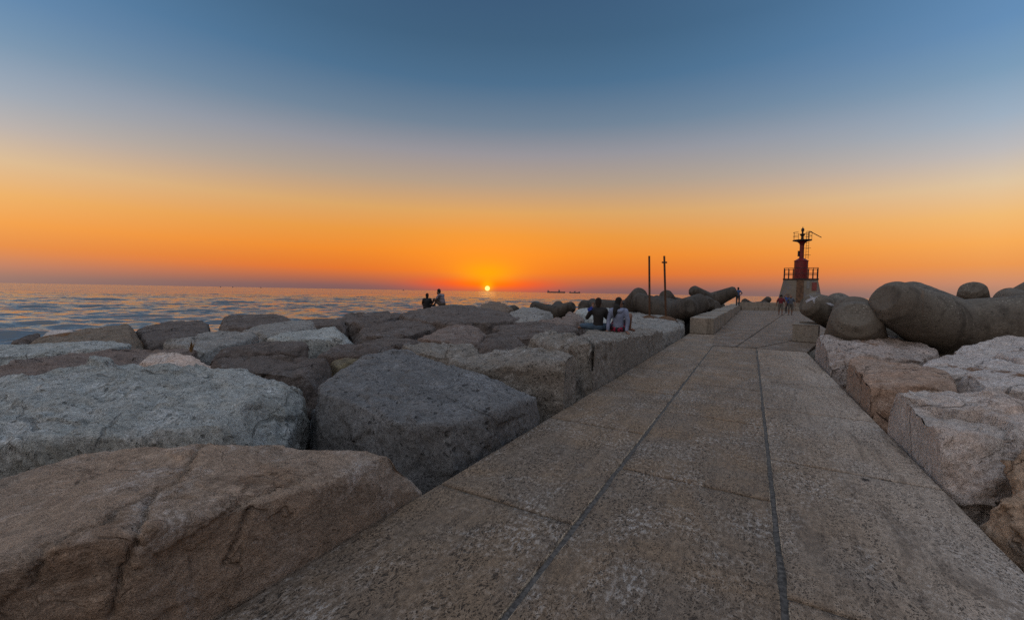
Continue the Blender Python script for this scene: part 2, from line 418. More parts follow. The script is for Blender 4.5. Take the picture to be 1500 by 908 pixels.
def build_walkway():
    bm = bmesh.new(); rnd = random.Random(2)
    for li, ((x0, x1), off) in enumerate(zip(LANES, OFFS)):
        y = off - 2.2 * 4
        yend = 18.9 if li == 0 else 14.86
        while y < yend - .3:
            y2 = min(y + 2.2, yend)
            g = .008
            slab_grid(bm, x0, x1, y + g, y2 - g, seed=rnd.random() * 90)
            y = y2
    st = P(1270, 702, 0)
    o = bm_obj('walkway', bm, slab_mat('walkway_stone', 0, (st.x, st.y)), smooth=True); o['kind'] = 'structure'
    # concrete body of the pier, visible as the sunk strip in the grooves and as its side
    bm = bmesh.new()
    add_box(bm, (-.36, 4.2, -1.02), (3.62, 29.3, 2.0))
    o = bm_obj('walkway_foundation', bm, plain_mat('groove_mastic', (.085, .078, .072), .9, 0, .6, 40)); o['kind'] = 'structure'
build_walkway()

def poly_slab(name, pts, z0, z1, mat, kind='structure', bev=.01):
    bm = bmesh.new()
    lo = [bm.verts.new((x, y, z0)) for x, y in pts]; hi = [bm.verts.new((x, y, z1)) for x, y in pts]
    n = len(pts)
    top = bm.faces.new(hi); bm.faces.new(lo[::-1])
    for i in range(n): bm.faces.new((lo[i], lo[(i + 1) % n], hi[(i + 1) % n], hi[i]))
    bmesh.ops.recalc_face_normals(bm, faces=bm.faces[:])
    if bev: bmesh.ops.bevel(bm, geom=[e for e in top.edges], offset=bev, segments=2, affect='EDGES')
    o = bm_obj(name, bm, mat)
    if kind: o['kind'] = kind
    return o
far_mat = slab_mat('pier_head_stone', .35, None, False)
# the wide far pavement is cast in bays; bay joints fan out to the right
def lerp(a, b, t): return (a[0] + (b[0] - a[0]) * t, a[1] + (b[1] - a[1]) * t)
Jp0, Jp1 = (-.35, 14.9), (3.9, 58.5)
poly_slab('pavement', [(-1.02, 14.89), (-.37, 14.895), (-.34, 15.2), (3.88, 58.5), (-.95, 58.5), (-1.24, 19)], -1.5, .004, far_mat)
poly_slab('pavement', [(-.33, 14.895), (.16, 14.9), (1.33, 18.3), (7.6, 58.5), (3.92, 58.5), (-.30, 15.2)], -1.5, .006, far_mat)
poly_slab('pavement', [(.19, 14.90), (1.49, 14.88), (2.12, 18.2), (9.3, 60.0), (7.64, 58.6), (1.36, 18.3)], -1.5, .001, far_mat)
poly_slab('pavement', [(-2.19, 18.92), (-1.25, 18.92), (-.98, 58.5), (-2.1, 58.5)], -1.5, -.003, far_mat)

# ------------------------------------------------------------------ boulders
def fbm(v, octv=4): return noise.fractal(v, 1.0, 2.1, octv, noise_basis='PERLIN_ORIGINAL')
def boulder(label, pts, mat, zb=-1.0, flare=.06, seed=0, vox=.05, amp=.06, smooth=3, side=None, extra=(), group='boulders left of the walkway', strata=0.0, chip=.5, cracks=(), cuts=1.0, facet=1.0, world=False):
    top = [Vector(q) for q in pts] if world else [P(*q) for q in pts]
    cx = sum((v.x for v in top)) / len(top); cy = sum((v.y for v in top)) / len(top)
    C = Vector((cx, cy, 0))
    bm = bmesh.new()
    for v in top:
        bm.verts.new(v - C)
        bm.verts.new(((v.x - cx) * (1 + flare), (v.y - cy) * (1 + flare), (v.z + zb) / 2))
        bm.verts.new(((v.x - cx) * (1 + flare * .5), (v.y - cy) * (1 + flare * .5), zb))
    for q in extra: bm.verts.new(P(*q) - C)
    bmesh.ops.convex_hull(bm, input=bm.verts)
    me = bpy.data.meshes.new('hull'); bm.to_mesh(me); bm.free()
    o = bpy.data.objects.new('hull', me); COL.objects.link(o)
    md = o.modifiers.new('remesh', 'REMESH'); md.mode = 'VOXEL'; md.voxel_size = vox
    me = baked(o); smooth = max(1, smooth - 2)
    n = len(me.vertices)
    co = np.empty(n * 3, 'f'); me.vertices.foreach_get('co', co); co = co.reshape(-1, 3)
    ne = len(me.edges); ed = np.empty(ne * 2, 'i'); me.edges.foreach_get('vertices', ed); ed = ed.reshape(-1, 2)
    deg = np.bincount(ed.ravel(), minlength=n).astype('f')[:, None]
    for _ in range(smooth):
        s = np.zeros_like(co)
        for k in range(3):
            s[:, k] = np.bincount(ed[:, 0], co[ed[:, 1], k], n) + np.bincount(ed[:, 1], co[ed[:, 0], k], n)
        co = co * .35 + .65 * s / np.maximum(deg, 1)
    rs = np.random.RandomState(seed * 17 + 3)
    size = co.max(0) - co.min(0); sc_ = float(min(size[0], size[1]))
    for k in range(int(9 * cuts)):
        d_ = rs.normal(0, 1, 3); d_[2] = abs(d_[2]) * .75 + .12; d_ /= np.linalg.norm(d_)
        h_ = co @ d_; lim_ = h_.max() - rs.uniform(.02, .075) * sc_
        ov = np.maximum(h_ - lim_, 0)
        co = co - ov[:, None] * d_[None, :] * .92
    me.vertices.foreach_set('co', co.astype('f').ravel()); me.update()
    nor = np.empty(n * 3, 'f'); me.vertex_normals.foreach_get('vector', nor); nor = nor.reshape(-1, 3)
    off = Vector((seed * 7.13, seed * 3.7, seed * 1.9))
    out = np.empty_like(co)
    for i in range(n):
        x, y, z = co[i]
        v = Vector((x, y, z)); q = v + off
        if z < zb + .25: out[i] = co[i]; continue
        d = amp * .8 * fbm(q * .8, 3)
        d += amp * .5 * fbm(q * 2.4, 5)
        dist, _ = noise.voronoi(q * 1.9 + Vector((0, 0, .4)) * noise.noise(q * 2))
        d += amp * chip * 1.3 * ((dist[1] - dist[0]) - .28)
        # flat broken facets: every cell is a plane with a tilt of its own
        qq = q * 1.15 + Vector((.35, .2, .1)) * noise.noise(q * 1.7)
        dist, pts_ = noise.voronoi(qq); w_ = noise.cell_vector(pts_[0] * 13.7) - Vector((.5, .5, .5))
        d += amp * facet * 1.9 * (qq - pts_[0]).dot(w_)
        qq = q * 3.6 + Vector((.3, .2, .3)) * noise.noise(q * 4)
        dist, pts_ = noise.voronoi(qq); w_ = noise.cell_vector(pts_[0] * 9.1) - Vector((.5, .5, .5))
        d += amp * facet * .85 * ((qq - pts_[0]).dot(w_) + .35 * w_.x)
        if vox < .06:
            dist, _ = noise.voronoi(q * 6.5)
            d += amp * chip * .38 * ((dist[1] - dist[0]) - .25) + amp * .22 * fbm(q * 11, 3)
        if strata:
            s = q.z * 1.0 + .35 * q.x * .3 + .10 * noise.noise(q * 1.2)
            d += amp * strata * .5 * (abs(((s * 7.0) % 1.0) - .5) - .25) * (1 - abs(nor[i][2]) * .6)
        out[i] = co[i] + nor[i] * d
    for line, wd, dp in cracks:
        bvh = BVHTree.FromPolygons([Vector(v) for v in co], [tuple(p_.vertices) for p_ in me.polygons])
        pl = []
        for (x0, y0), (x1, y1) in zip(line, line[1:]):
            for t in np.linspace(0, 1, 14, endpoint=False):
                px, py = x0 + (x1 - x0) * t, y0 + (y1 - y0) * t
                px += 5 * noise.noise(Vector((px * .07, py * .07, 1))) + 2.5 * noise.noise(Vector((px * .3, py * .3, 1))); py += 4 * noise.noise(Vector((px * .07, py * .07, 5)))
                hit = bvh.ray_cast(EYE_V - C, sight(px, py).normalized())
                if hit[0] is not None: pl.append(hit[0])
        if pl:
            pl = np.array([tuple(q_) for q_ in pl]); lo_, hi_ = pl.min(0) - .1, pl.max(0) + .1
            near = np.where(((co > lo_) & (co < hi_)).all(1))[0]
            for i in near:
                dd = np.sqrt(((pl - co[i]) ** 2).sum(1)).min()
                if dd < wd * 2.5: out[i] -= nor[i] * dp * math.exp(-(dd / wd) ** 2)
    if side == 'L':
        lim = -2.205 - C.x; msk = (out[:, 0] > lim) & (out[:, 1] + C.y < 19); out[msk, 0] = lim
    elif side == 'R':
        lim = 1.50 - C.x; msk = (out[:, 0] < lim); out[msk, 0] = lim
    me.vertices.foreach_set('co', out.astype('f').ravel()); me.update()
    me.polygons.foreach_set('use_smooth', [True] * len(me.polygons))
    me.name = 'boulder'
    b = link('boulder', me, mat); b.location = C
    tag(b, label, 'boulder', group)
    return b

M_brown = rock_mat('brown_limestone', (.47, .345, .255), (.40, .315, .25), (.62, .56, .52), .45, .25, .5, (1, 1, 1.4), ochre=.3)
M_white = rock_mat('white_pitted_stone', (.49, .515, .50), (.39, .41, .39), (.64, .67, .68), .6, .8, .5, pscale=.65)
M_grey = rock_mat('grey_pitted_stone', (.20, .203, .208), (.235, .238, .245), (.33, .345, .365), .45, 1.0, .3, pscale=.52, dark=.4)
M_tan = rock_mat('tan_rough_stone', (.265, .24, .21), (.32, .295, .265), (.50, .49, .475), .5, .8, .4, pscale=.7)
M_dark = rock_mat('dark_brown_stone', (.145, .118, .105), (.175, .148, .135), (.28, .28, .29), .35, .2, .8, (1, 1, 1.5))
M_pale = rock_mat('pale_grey_stone', (.34, .33, .31), (.29, .28, .265), (.48, .49, .49), .5, .5, .6)
M_rose = rock_mat('rosy_stone', (.27, .205, .175), (.235, .19, .17), (.40, .38, .37), .45, .3, .8, (1, 1, 1.3))
M_pink = rock_mat('pinkish_white_stone', (.74, .60, .52), (.66, .59, .54), (.82, .79, .78), .5, .35, .5, dark=.35)
M_cream = rock_mat('cream_stone', (.70, .64, .60), (.60, .54, .51), (.82, .80, .80), .55, .3, .6, ochre=.9, dark=.4)
M_redbr = rock_mat('reddish_brown_stone', (.50, .34, .25), (.46, .35, .28), (.64, .56, .51), .4, .2, .9, (.8, 1, 1.5))
M_mott = rock_mat('mottled_stained_stone', (.54, .46, .42), (.44, .38, .35), (.70, .68, .67), .45, .9, .7, ochre=.7)

GL = 'boulders left of the walkway'; GR = 'boulders right of the walkway'
def L(label, pts, mat, **k): return boulder(label, pts, mat, **k)
# front row along the walkway
L('broad brown boulder in the near left corner, cracked across its flat top',
  [(-260, 800, .42), (0, 699, .46), (44, 684, .47), (92, 665, .48), (153, 653, .50), (237, 645, .52), (373, 645, .50), (458, 647, .46), (542, 661, .40), (576, 664, .36), (596, 671, .30), (618, 700, .10),
   (570, 682, .33), (536, 692, .37), (468, 709, .42), (366, 737, .46), (292, 754, .50), (217, 782, .53), (75, 798, .56), (0, 815, .56), (-260, 905, .52)],
  M_brown, extra=[(622, 704, .05), (612, 688, .22)], vox=.016, amp=.032, facet=.7, cuts=.5, smooth=4, side='L', seed=1, flare=.02, strata=.3,
  cracks=[([(300, 652), (285, 668), (275, 690), (262, 706), (232, 716), (216, 738), (214, 752), (205, 775), (200, 800), (182, 830), (160, 905)], .011, .035),
          ([(218, 735), (190, 737), (150, 768), (110, 782), (62, 806), (48, 860)], .011, .03), ([(218, 735), (262, 724), (285, 727)], .013, .03), ([(315, 745), (380, 722), (450, 700)], .013, .03), ([(330, 830), (352, 790), (372, 735)], .012, .03)])
L('big whitish pitted boulder behind the brown one at the left edge',
  [(-120, 580, .42), (0, 561, .48), (27, 557, .5), (51, 551, .52), (77, 539, .57), (115, 531, .6), (144, 528, .62), (197, 532, .6), (293, 541, .58), (367, 546, .55), (420, 551, .5), (445, 560, .46), (450, 570, .42),
   (418, 600, .42), (388, 622, .40), (339, 628, .40), (244, 634, .38), (136, 628, .38), (68, 634, .36), (0, 640, .34), (-150, 655, .3)],
  M_white, vox=.035, amp=.07, smooth=4, seed=2, flare=-.03)
L('large grey pitted block with a high back, in the middle beside the walkway',
  [(450, 578, .34), (461, 557, .46), (492, 547, .52), (513, 538, .57), (532, 524, .66), (553, 515, .7), (583, 511, .72), (612, 519, .68), (644, 529, .62), (679, 541, .56), (725, 554, .48), (757, 566, .42), (784, 574, .37), (789, 580, .35),
   (752, 592, .33), (716, 608, .31), (660, 622, .32), (600, 622, .32), (520, 606, .33), (462, 590, .32)],
  M_grey, vox=.032, amp=.05, smooth=5, side='L', seed=3, flare=.03, chip=.3)
L('rough tan block along the walkway, behind the large grey block',
  [(648, 527, .46), (680, 519, .55), (712, 514, .62), (749, 510, .68), (787, 509, .72), (827, 512, .74), (848, 518, .72), (857, 528, .68), (845, 534, .62), (800, 536, .55), (760, 538, .5), (700, 540, .44), (665, 536, .42)],
  M_tan, vox=.04, amp=.055, smooth=4, side='L', seed=4, flare=.06)
L('ribbed tan boulder left of the seated women, beside the vertical gap',
  [(776, 498, .60), (780, 489, .70), (790, 483, .76), (813, 484, .78), (838, 486, .80), (858, 492, .82), (868, 499, .80), (866, 507, .74), (840, 508, .68), (805, 507, .62)],
  M_tan, vox=.045, amp=.06, smooth=4, side='L', seed=5, flare=.08)
L('long tan boulder with a level top that the two women sit on',
  [(846, 487, .76), (880, 481, .70), (930, 482, .62), (965, 485, .52), (975, 490, .45), (974, 495, .42), (950, 496, .5), (925, 497, .6), (895, 498, .7), (872, 500, .8)],
  M_tan, vox=.04, amp=.05, smooth=3, side='L', seed=6, flare=.05, cuts=.4)
L('flat pale boulder in which the two rusty poles stand',
  [(900, 473, .52), (915, 458, .55), (940, 456, .56), (968, 461, .54), (988, 468, .5), (996, 476, .42), (994, 482, .36), (975, 486, .40), (940, 483, .5), (915, 481, .58)],
  M_pale, vox=.06, amp=.05, smooth=3, side='L', seed=7, flare=.05)
L('small rounded pale boulder next to the first concrete bench block',
  [(986, 468, .46), (998, 467, .42), (1003, 472, .34), (1003, 480, .22), (996, 486, .18), (990, 482, .3)],
  M_pale, vox=.06, amp=.04, smooth=4, side='L', seed=8)
# second line
L('mottled rosy boulder with a dark hollow, behind the high grey block',
  [(584, 508, .60), (600, 501, .64), (640, 499, .66), (672, 501, .64), (694, 507, .60), (702, 518, .52), (668, 527, .46), (640, 525, .46), (610, 518, .5)],
  M_tan, vox=.05, amp=.07, smooth=3, seed=9)
L('dark slanting wedge of stone in front of the tan ribbed boulder',
  [(694, 506, .52), (701, 498, .58), (720, 487, .66), (741, 486, .66), (757, 497, .58), (773, 499, .54), (782, 507, .46), (750, 512, .44), (714, 516, .42)],
  M_dark, vox=.05, amp=.06, smooth=3, seed=10, chip=.8)
L('low pinkish stone wedged behind the dark slanting stone',
  [(608, 493, .52), (637, 485, .58), (660, 477, .62), (690, 475, .62), (718, 481, .58), (700, 490, .52), (690, 500, .48), (650, 500, .46)],
  M_rose, vox=.06, amp=.06, smooth=3, seed=11)
L('wide flat dark brown boulder in front of the women\'s feet',
  [(722, 479, .58), (749, 471, .62), (800, 470, .64), (838, 474, .64), (849, 481, .62), (832, 487, .58), (787, 485, .54), (772, 498, .48), (745, 490, .5)],
  M_dark, vox=.06, amp=.05, smooth=3, seed=12)
L('thin layered brown stone at the bare foot of the dark haired woman',
  [(786, 469, .66), (812, 465, .68), (838, 467, .68), (846, 472, .66), (838, 477, .62), (800, 473, .62)],
  M_rose, vox=.06, amp=.05, smooth=3, seed=13, strata=.8)
L('long dark brown slab with pale streaks, right behind the whitish boulder',
  [(304, 529, .42), (327, 522, .46), (380, 520, .48), (440, 521, .48), (480, 521, .48), (478, 528, .44), (488, 543, .34), (468, 556, .30), (440, 556, .32), (400, 545, .36), (330, 540, .36)],
  M_dark, vox=.05, amp=.05, smooth=3, seed=14)
L('small stone with an ochre lichened end, at the end of the dark streaked slab',
  [(484, 524, .42), (506, 521, .44), (529, 522, .44), (521, 531, .36), (500, 541, .28), (492, 540, .30)],
  rock_mat('lichen_stone', (.20, .17, .13), (.24, .20, .12), (.40, .35, .2), .5, .3, .4, ochre=.6), vox=.05, amp=.05, smooth=3, seed=15)
L('low flat dark boulder with wavy relief behind the high grey block',
  [(464, 519, .40), (473, 510, .46), (513, 500, .54), (567, 494, .58), (609, 494, .58), (627, 500, .54), (590, 508, .52), (553, 516, .46), (529, 522, .40)],
  M_dark, vox=.06, amp=.06, smooth=3, seed=16)
L('dark rounded boulder with a smooth domed top in the middle of the heap',
  [(516, 484, .46), (527, 475, .52), (567, 470, .56), (607, 469, .56), (641, 477, .54), (622, 487, .48), (607, 494, .44), (560, 495, .42), (528, 494, .40)],
  M_dark, vox=.06, amp=.06, smooth=4, seed=17)
L('greenish pale flat boulder with a squared right end, left of the domed dark one',
  [(392, 496, .40), (407, 489, .45), (460, 479, .52), (487, 477, .54), (512, 477, .53), (516, 488, .46), (512, 494, .42), (470, 498, .38), (425, 500, .37)],
  M_white, vox=.055, amp=.05, smooth=3, seed=18)
L('low dark brown slab with a shadowed front, below the greenish pale boulder',
  [(286, 515, .36), (330, 508, .40), (390, 501, .43), (440, 498, .44), (449, 504, .40), (452, 514, .32), (400, 511, .34), (330, 520, .30)],
  M_dark, vox=.055, amp=.05, smooth=3, seed=19, zb=-1.2)
L('bluish pale boulder with a blunt right end, above the low dark slab',
  [(240, 500, .28), (280, 491, .32), (315, 483, .36), (345, 481, .38), (366, 483, .38), (375, 491, .34), (375, 499, .28), (340, 505, .26), (293, 513, .24)],
  M_pale, vox=.06, amp=.05, smooth=3, seed=20)
L('small pinkish white rounded stone on the back of the whitish boulder',
  [(202, 530, .36), (213, 517, .46), (229, 512, .50), (256, 515, .50), (284, 522, .46), (300, 528, .42), (318, 538, .34), (290, 545, .30), (240, 542, .32)],
  M_pink, vox=.04, amp=.05, smooth=3, seed=21)
L('broad flat brown shelf of rock at the left edge behind the whitish boulder',
  [(-60, 535, .22), (0, 525, .26), (107, 517, .30), (203, 507, .33), (283, 505, .34), (283, 517, .28), (205, 525, .24), (140, 535, .22), (60, 555, .18), (0, 566, .16), (-60, 570, .14)],
  M_rose, vox=.055, amp=.06, smooth=3, seed=22, strata=.6)
L('flat white weathered slab at the left edge, nearest the sea',
  [(-60, 510, .02), (0, 505, .04), (67, 501, .06), (125, 500, .08), (203, 501, .10), (150, 513, .06), (60, 520, .0), (0, 527, -.02), (-60, 530, -.04)],
  M_white, vox=.055, amp=.05, smooth=3, seed=23, zb=-1.6)
L('tan boulder with an ochre stained flank, against the sea on the left',
  [(30, 502, -.20), (59, 492, -.10), (120, 484, .04), (160, 477, .12), (195, 473, .16), (206, 484, .10), (209, 494, .02), (200, 503, -.04), (125, 502, -.12)],
  rock_mat('ochre_flank_stone', (.27, .21, .16), (.22, .18, .14), (.36, .33, .30), .4, .2, .8, ochre=.9), vox=.06, amp=.06, smooth=3, seed=24, zb=-1.8)
L('dark brown block with a sloping flat face, right of the tan one by the sea',
  [(200, 477, .02), (240, 471, .08), (288, 467, .12), (301, 470, .10), (309, 483, .0), (280, 488, -.05), (250, 497, -.12), (210, 500, -.15)],
  M_dark, vox=.07, amp=.06, smooth=2, seed=25, zb=-1.8)
L('pale lilac hump of stone at the water behind the ochre stained boulder',
  [(56, 489, -.5), (80, 481, -.36), (104, 481, -.36), (112, 486, -.45), (80, 492, -.6)],
  M_cream, vox=.08, amp=.06, smooth=4, seed=26, zb=-2.2)
L('thin dark stone tailing off into the water at the far left',
  [(14, 501, -.8), (40, 493, -.62), (57, 488, -.55), (60, 492, -.6), (30, 502, -.8)],
  M_dark, vox=.08, amp=.05, smooth=3, seed=27, zb=-2.2)
L('dark flat topped block standing out against the sea, left of centre',
  [(310, 478, .10), (325, 463, .30), (331, 465, .30), (362, 460, .36), (399, 459, .38), (417, 462, .34), (430, 470, .22), (400, 477, .14), (353, 480, .08)],
  M_dark, vox=.07, amp=.06, smooth=2, seed=28, zb=-1.8)
L('slab with a warm sunlit top behind the greenish pale boulder',
  [(337, 482, .26), (380, 475, .32), (428, 470, .36), (461, 469, .36), (463, 476, .30), (430, 484, .26), (404, 491, .22), (376, 490, .22)],
  M_pale, vox=.06, amp=.04, smooth=3, seed=29)
L('low dark stone between the sunlit slab and the water',
  [(425, 470, .18), (445, 467, .22), (490, 466, .24), (510, 470, .22), (505, 476, .16), (466, 477, .14)],
  M_dark, vox=.07, amp=.05, smooth=3, seed=30, zb=-1.5)
L('dark hump backed boulder on the waterline, left of the seated couple',
  [(494, 467, .24), (513, 459, .36), (540, 457, .40), (561, 458, .38), (583, 457, .40), (598, 463, .32), (567, 470, .24), (520, 474, .18)],
  M_dark, vox=.07, amp=.07, smooth=3, seed=31, zb=-1.6)
L('long smooth dark boulder that the couple sits on',
  [(586, 460, .46), (608, 454, .56), (638, 451, .76), (656, 447.5, .88), (680, 446.5, .76), (720, 453, .60), (746, 458, .50), (753, 468, .38), (715, 472, .34), (664, 474, .30), (625, 471, .30), (598, 466, .36)],
  M_dark, vox=.065, amp=.05, smooth=3, seed=32, zb=-1.4, cuts=.3)
L('brown peaked boulder against the water, right of the sun\'s reflection',
  [(698, 451, .52), (712, 444, .74), (724, 440, .86), (740, 445, .72), (753, 452, .52), (740, 457, .42), (715, 458, .42)],
  rock_mat('warm_brown_stone', (.22, .165, .125), (.19, .15, .12), (.3, .27, .25), .3, .3, .5), vox=.09, amp=.08, smooth=2, seed=33, zb=-1.6)
L('whitish speckled boulder right of the couple\'s long boulder',
  [(742, 457, .56), (768, 450, .66), (800, 453, .64), (815, 460, .54), (808, 465, .48), (776, 470, .44), (756, 466, .48)],
  M_pale, vox=.065, amp=.07, smooth=3, seed=34)
L('brown stone with a dark hollow just left of the women\'s pale stone',
  [(822, 463, .6), (836, 455, .72), (848, 459, .70), (856, 468, .58), (846, 474, .52), (828, 472, .52)],
  M_rose, vox=.065, amp=.07, smooth=3, seed=35)
L('pale bluish flat stone behind the two women',
  [(834, 454, .68), (862, 450, .74), (892, 450, .74), (905, 458, .66), (900, 470, .56), (860, 470, .58)],
  M_white, vox=.065, amp=.05, smooth=3, seed=36)
L('small dark stone in the gap right of the couple\'s boulder',
  [(744, 462, .42), (754, 460, .44), (764, 465, .40), (758, 470, .34), (748, 470, .34)],
  M_dark, vox=.06, amp=.05, smooth=3, seed=37)
L('low dark stone at the water just right of the couple',
  [(664, 450, .45), (680, 447, .52), (698, 449, .48), (704, 453, .40), (684, 455, .38)],
  M_dark, vox=.08, amp=.05, smooth=3, seed=38, zb=-1.6)

# right side
def RB(label, pts, mat, **k): return boulder(label, pts, mat, group=GR, side='R', **k)
RB('big pinkish white boulder, broken and bulging, at the right beside the walkway',
  [(1284, 614, .12), (1293, 596, .36), (1312, 574, .54), (1326, 566, .60), (1350, 562, .63), (1400, 567, .65), (1500, 581, .66), (1600, 600, .64), (1600, 640, .48), (1500, 640, .36), (1445, 665, .28), (1385, 640, .40), (1330, 606, .46)],
  M_pink, extra=[(1300, 632, -.05), (1345, 682, -.08), (1395, 730, -.10), (1420, 754, -.16)], vox=.03, amp=.075, smooth=4, seed=41, flare=.06, chip=.8)
RB('fractured tawny boulder cut by the right edge of the picture, lowest one',
  [(1452, 722, .20), (1476, 690, .34), (1487, 662, .46), (1512, 636, .56), (1600, 630, .58), (1680, 740, .36), (1600, 800, .2), (1500, 770, .15), (1462, 750, .12)],
  rock_mat('tawny_fractured_stone', (.56, .40, .28), (.48, .36, .27), (.66, .58, .5), .4, .3, 1.0, (1, 1, .7), ochre=.4), vox=.024, amp=.09, smooth=2, seed=42, flare=.05, strata=1.0, chip=1.0)
RB('reddish brown boulder with a sloping flat face, between the mottled and the pinkish ones',
  [(1228, 560, .30), (1240, 535, .46), (1247, 521, .56), (1266, 518, .58), (1320, 524, .58), (1395, 546, .50), (1402, 562, .42), (1340, 565, .38), (1290, 572, .34), (1250, 566, .34)],
  M_redbr, vox=.035, amp=.05, smooth=3, seed=43, flare=.06, chip=.4)
RB('mottled boulder with rust and dark stains where the right edge of the walkway kinks',
  [(1186, 513, .42), (1196, 497, .56), (1200, 489, .64), (1240, 486, .66), (1280, 488, .66), (1304, 500, .56), (1370, 507, .54), (1378, 517, .46), (1350, 527, .40), (1300, 520, .44), (1240, 518, .46), (1205, 516, .44)],
  M_mott, vox=.035, amp=.075, smooth=3, seed=44, flare=.05, chip=.9)
RB('cream boulder with rusty patches in the middle of the right hand rocks',
  [(1350, 536, .42), (1385, 522, .54), (1420, 506, .66), (1450, 510, .66), (1490, 528, .58), (1540, 540, .55), (1500, 550, .48), (1440, 552, .44), (1390, 552, .40), (1360, 546, .40)],
  M_cream, vox=.035, amp=.06, smooth=3, seed=45, flare=.05)
RB('cream boulder with a dark purple seam, topmost at the right edge',
  [(1405, 508, .62), (1430, 500, .72), (1477, 491, .84), (1520, 488, .88), (1620, 495, .85), (1620, 540, .6), (1540, 535, .62), (1480, 522, .62)],
  M_cream, vox=.04, amp=.06, smooth=3, seed=46, flare=.05, strata=.5)
RB('smooth whitish slab with an ochre underside, above the big pinkish boulder',
  [(1396, 556, .40), (1409, 541, .54), (1453, 535, .60), (1500, 534, .62), (1600, 540, .62), (1620, 590, .44), (1500, 572, .42), (1440, 565, .40)],
  M_cream, vox=.032, amp=.045, smooth=4, seed=47, flare=.04)
b = bmesh.new(); q = P(1240, 485, .69); add_box(b, (0, 0, .02), (.34, .2, .05), .3, .006)
o = bm_obj('stone_offcut', b, plain_mat('offcut_stone', (.42, .42, .43), .8)); o.location = q
tag(o, 'small flat pale offcut lying on top of the mottled stained boulder', 'stone')

# the armour stone goes on outside the picture, as one mass
def armour_beyond(name, spots, mat, seed):
    rnd = random.Random(seed); bm = bmesh.new()
    for k, (x, y, z, r) in enumerate(spots):
        n = 9; a0 = rnd.uniform(0, 6)
        pts = [(x + r * rnd.uniform(.85, 1.15) * math.cos(a0 + 2 * PI * i / n), y + .8 * r * rnd.uniform(.85, 1.15) * math.sin(a0 + 2 * PI * i / n), z + rnd.uniform(-.1, .1)) for i in range(n)]
        b_ = boulder('x', pts, mat, seed=60 + seed + k, vox=.08, amp=.07, smooth=3, zb=z - 1.5, world=True)
        me = b_.data; me.transform(Matrix.Translation(b_.location)); bm.from_mesh(me)
        bpy.data.objects.remove(b_); bpy.data.meshes.remove(me)
    o = bm_obj(name, bm, mat, smooth=True); o['kind'] = 'stuff'
armour_beyond('riprap', [(-4.2, -1.6, .4, 1.2), (-6.8, -2.2, .4, 1.3), (-9.6, -1.4, .2, 1.4), (-12.4, -.6, .1, 1.4), (-4.0, -4.4, .45, 1.4), (-7.0, -5.0, .3, 1.4), (-10.2, -4.2, .1, 1.5), (-13.4, -3.6, -.2, 1.5), (-15.8, -.2, -.2, 1.3), (-17.5, -3, -.7, 1.4),
                         (-4.2, -7.6, .4, 1.5), (-7.6, -8.2, .3, 1.5), (-11, -7.6, 0, 1.5), (-14.6, -7, -.4, 1.5)], M_pale, 1)
armour_beyond('riprap', [(3.4, 1.4, .3, 1.2), (6.2, 3.6, .4, 1.3), (6.4, .6, .3, 1.3), (3.2, -1.6, .35, 1.3), (6.0, -2.6, .2, 1.3), (8.8, 6.0, .3, 1.4), (9.0, 2.2, .0, 1.3), (3.4, -4.8, .3, 1.4), (8.8, 9.8, .2, 1.3)], M_mott, 30)

# ------------------------------------------------------------------ tetrapods
LEG = [Vector((0, 0, 1)), Vector((math.sqrt(8) / 3, 0, -1 / 3)), Vector((-math.sqrt(2) / 3, math.sqrt(2 / 3), -1 / 3)), Vector((-math.sqrt(2) / 3, -math.sqrt(2 / 3), -1 / 3))]
def tetrapod_mesh():
    bm = bmesh.new()
    for d in LEG:
        add_cyl(bm, d * -.15, d * 1.74, .635, .375, 48)
        add_cyl(bm, d * 1.72, d * 1.765, .355, .35, 48)
        add_cyl(bm, d * 1.76, d * 1.86, .35, .262, 48)
        add_cyl(bm, d * 1.84, d * 1.878, .24, .235, 48)
    me = bpy.data.meshes.new('t'); bm.to_mesh(me); bm.free()
    o = bpy.data.objects.new('t', me); COL.objects.link(o)
    md = o.modifiers.new('r', 'REMESH'); md.mode = 'VOXEL'; md.voxel_size = .019
    s = o.modifiers.new('s', 'SMOOTH'); s.iterations = 1; s.factor = .5
    me = baked(o)
    n = len(me.vertices); nor = np.empty(n * 3, 'f'); me.vertex_normals.foreach_get('vector', nor); nor = nor.reshape(-1, 3)
    for i, v in enumerate(me.vertices):
        v.co = v.co + Vector(nor[i]) * (.009 * fbm(v.co * 1.6, 4) + .004 * noise.noise(v.co * 9))
    me.polygons.foreach_set('use_smooth', [True] * len(me.polygons)); me.name = 'tetrapod'
    return me
TET = tetrapod_mesh()
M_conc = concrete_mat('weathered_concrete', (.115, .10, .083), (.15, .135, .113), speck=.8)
TET.materials.append(M_conc)
def tetrapod(label, centre, tip, hint, s, group):
    """centre and tip: (px, py, depth); the second leg leans towards hint"""
    c = D(*centre); a = (D(*tip) - c).normalized(); b = Vector(hint); b = (b - a * b.dot(a)).normalized()
    n3 = a.cross(b)
    A = Matrix((a, b, n3)).transposed()
    l0 = LEG[0]; l1 = (LEG[1] - l0 * LEG[1].dot(l0)).normalized(); l2 = l0.cross(l1)
    B = Matrix((l0, l1, l2)).transposed()
    rot = A @ B.inverted()
    o = bpy.data.objects.new('tetrapod', TET); COL.objects.link(o)
    o.matrix_world = Matrix.Translation(c) @ rot.to_4x4() @ Matrix.Scale(s, 4)
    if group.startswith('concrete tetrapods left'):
        o.material_slots[0].link = 'OBJECT'; o.material_slots[0].material = M_conc_shade
    tag(o, label, 'tetrapod', group)
    return o
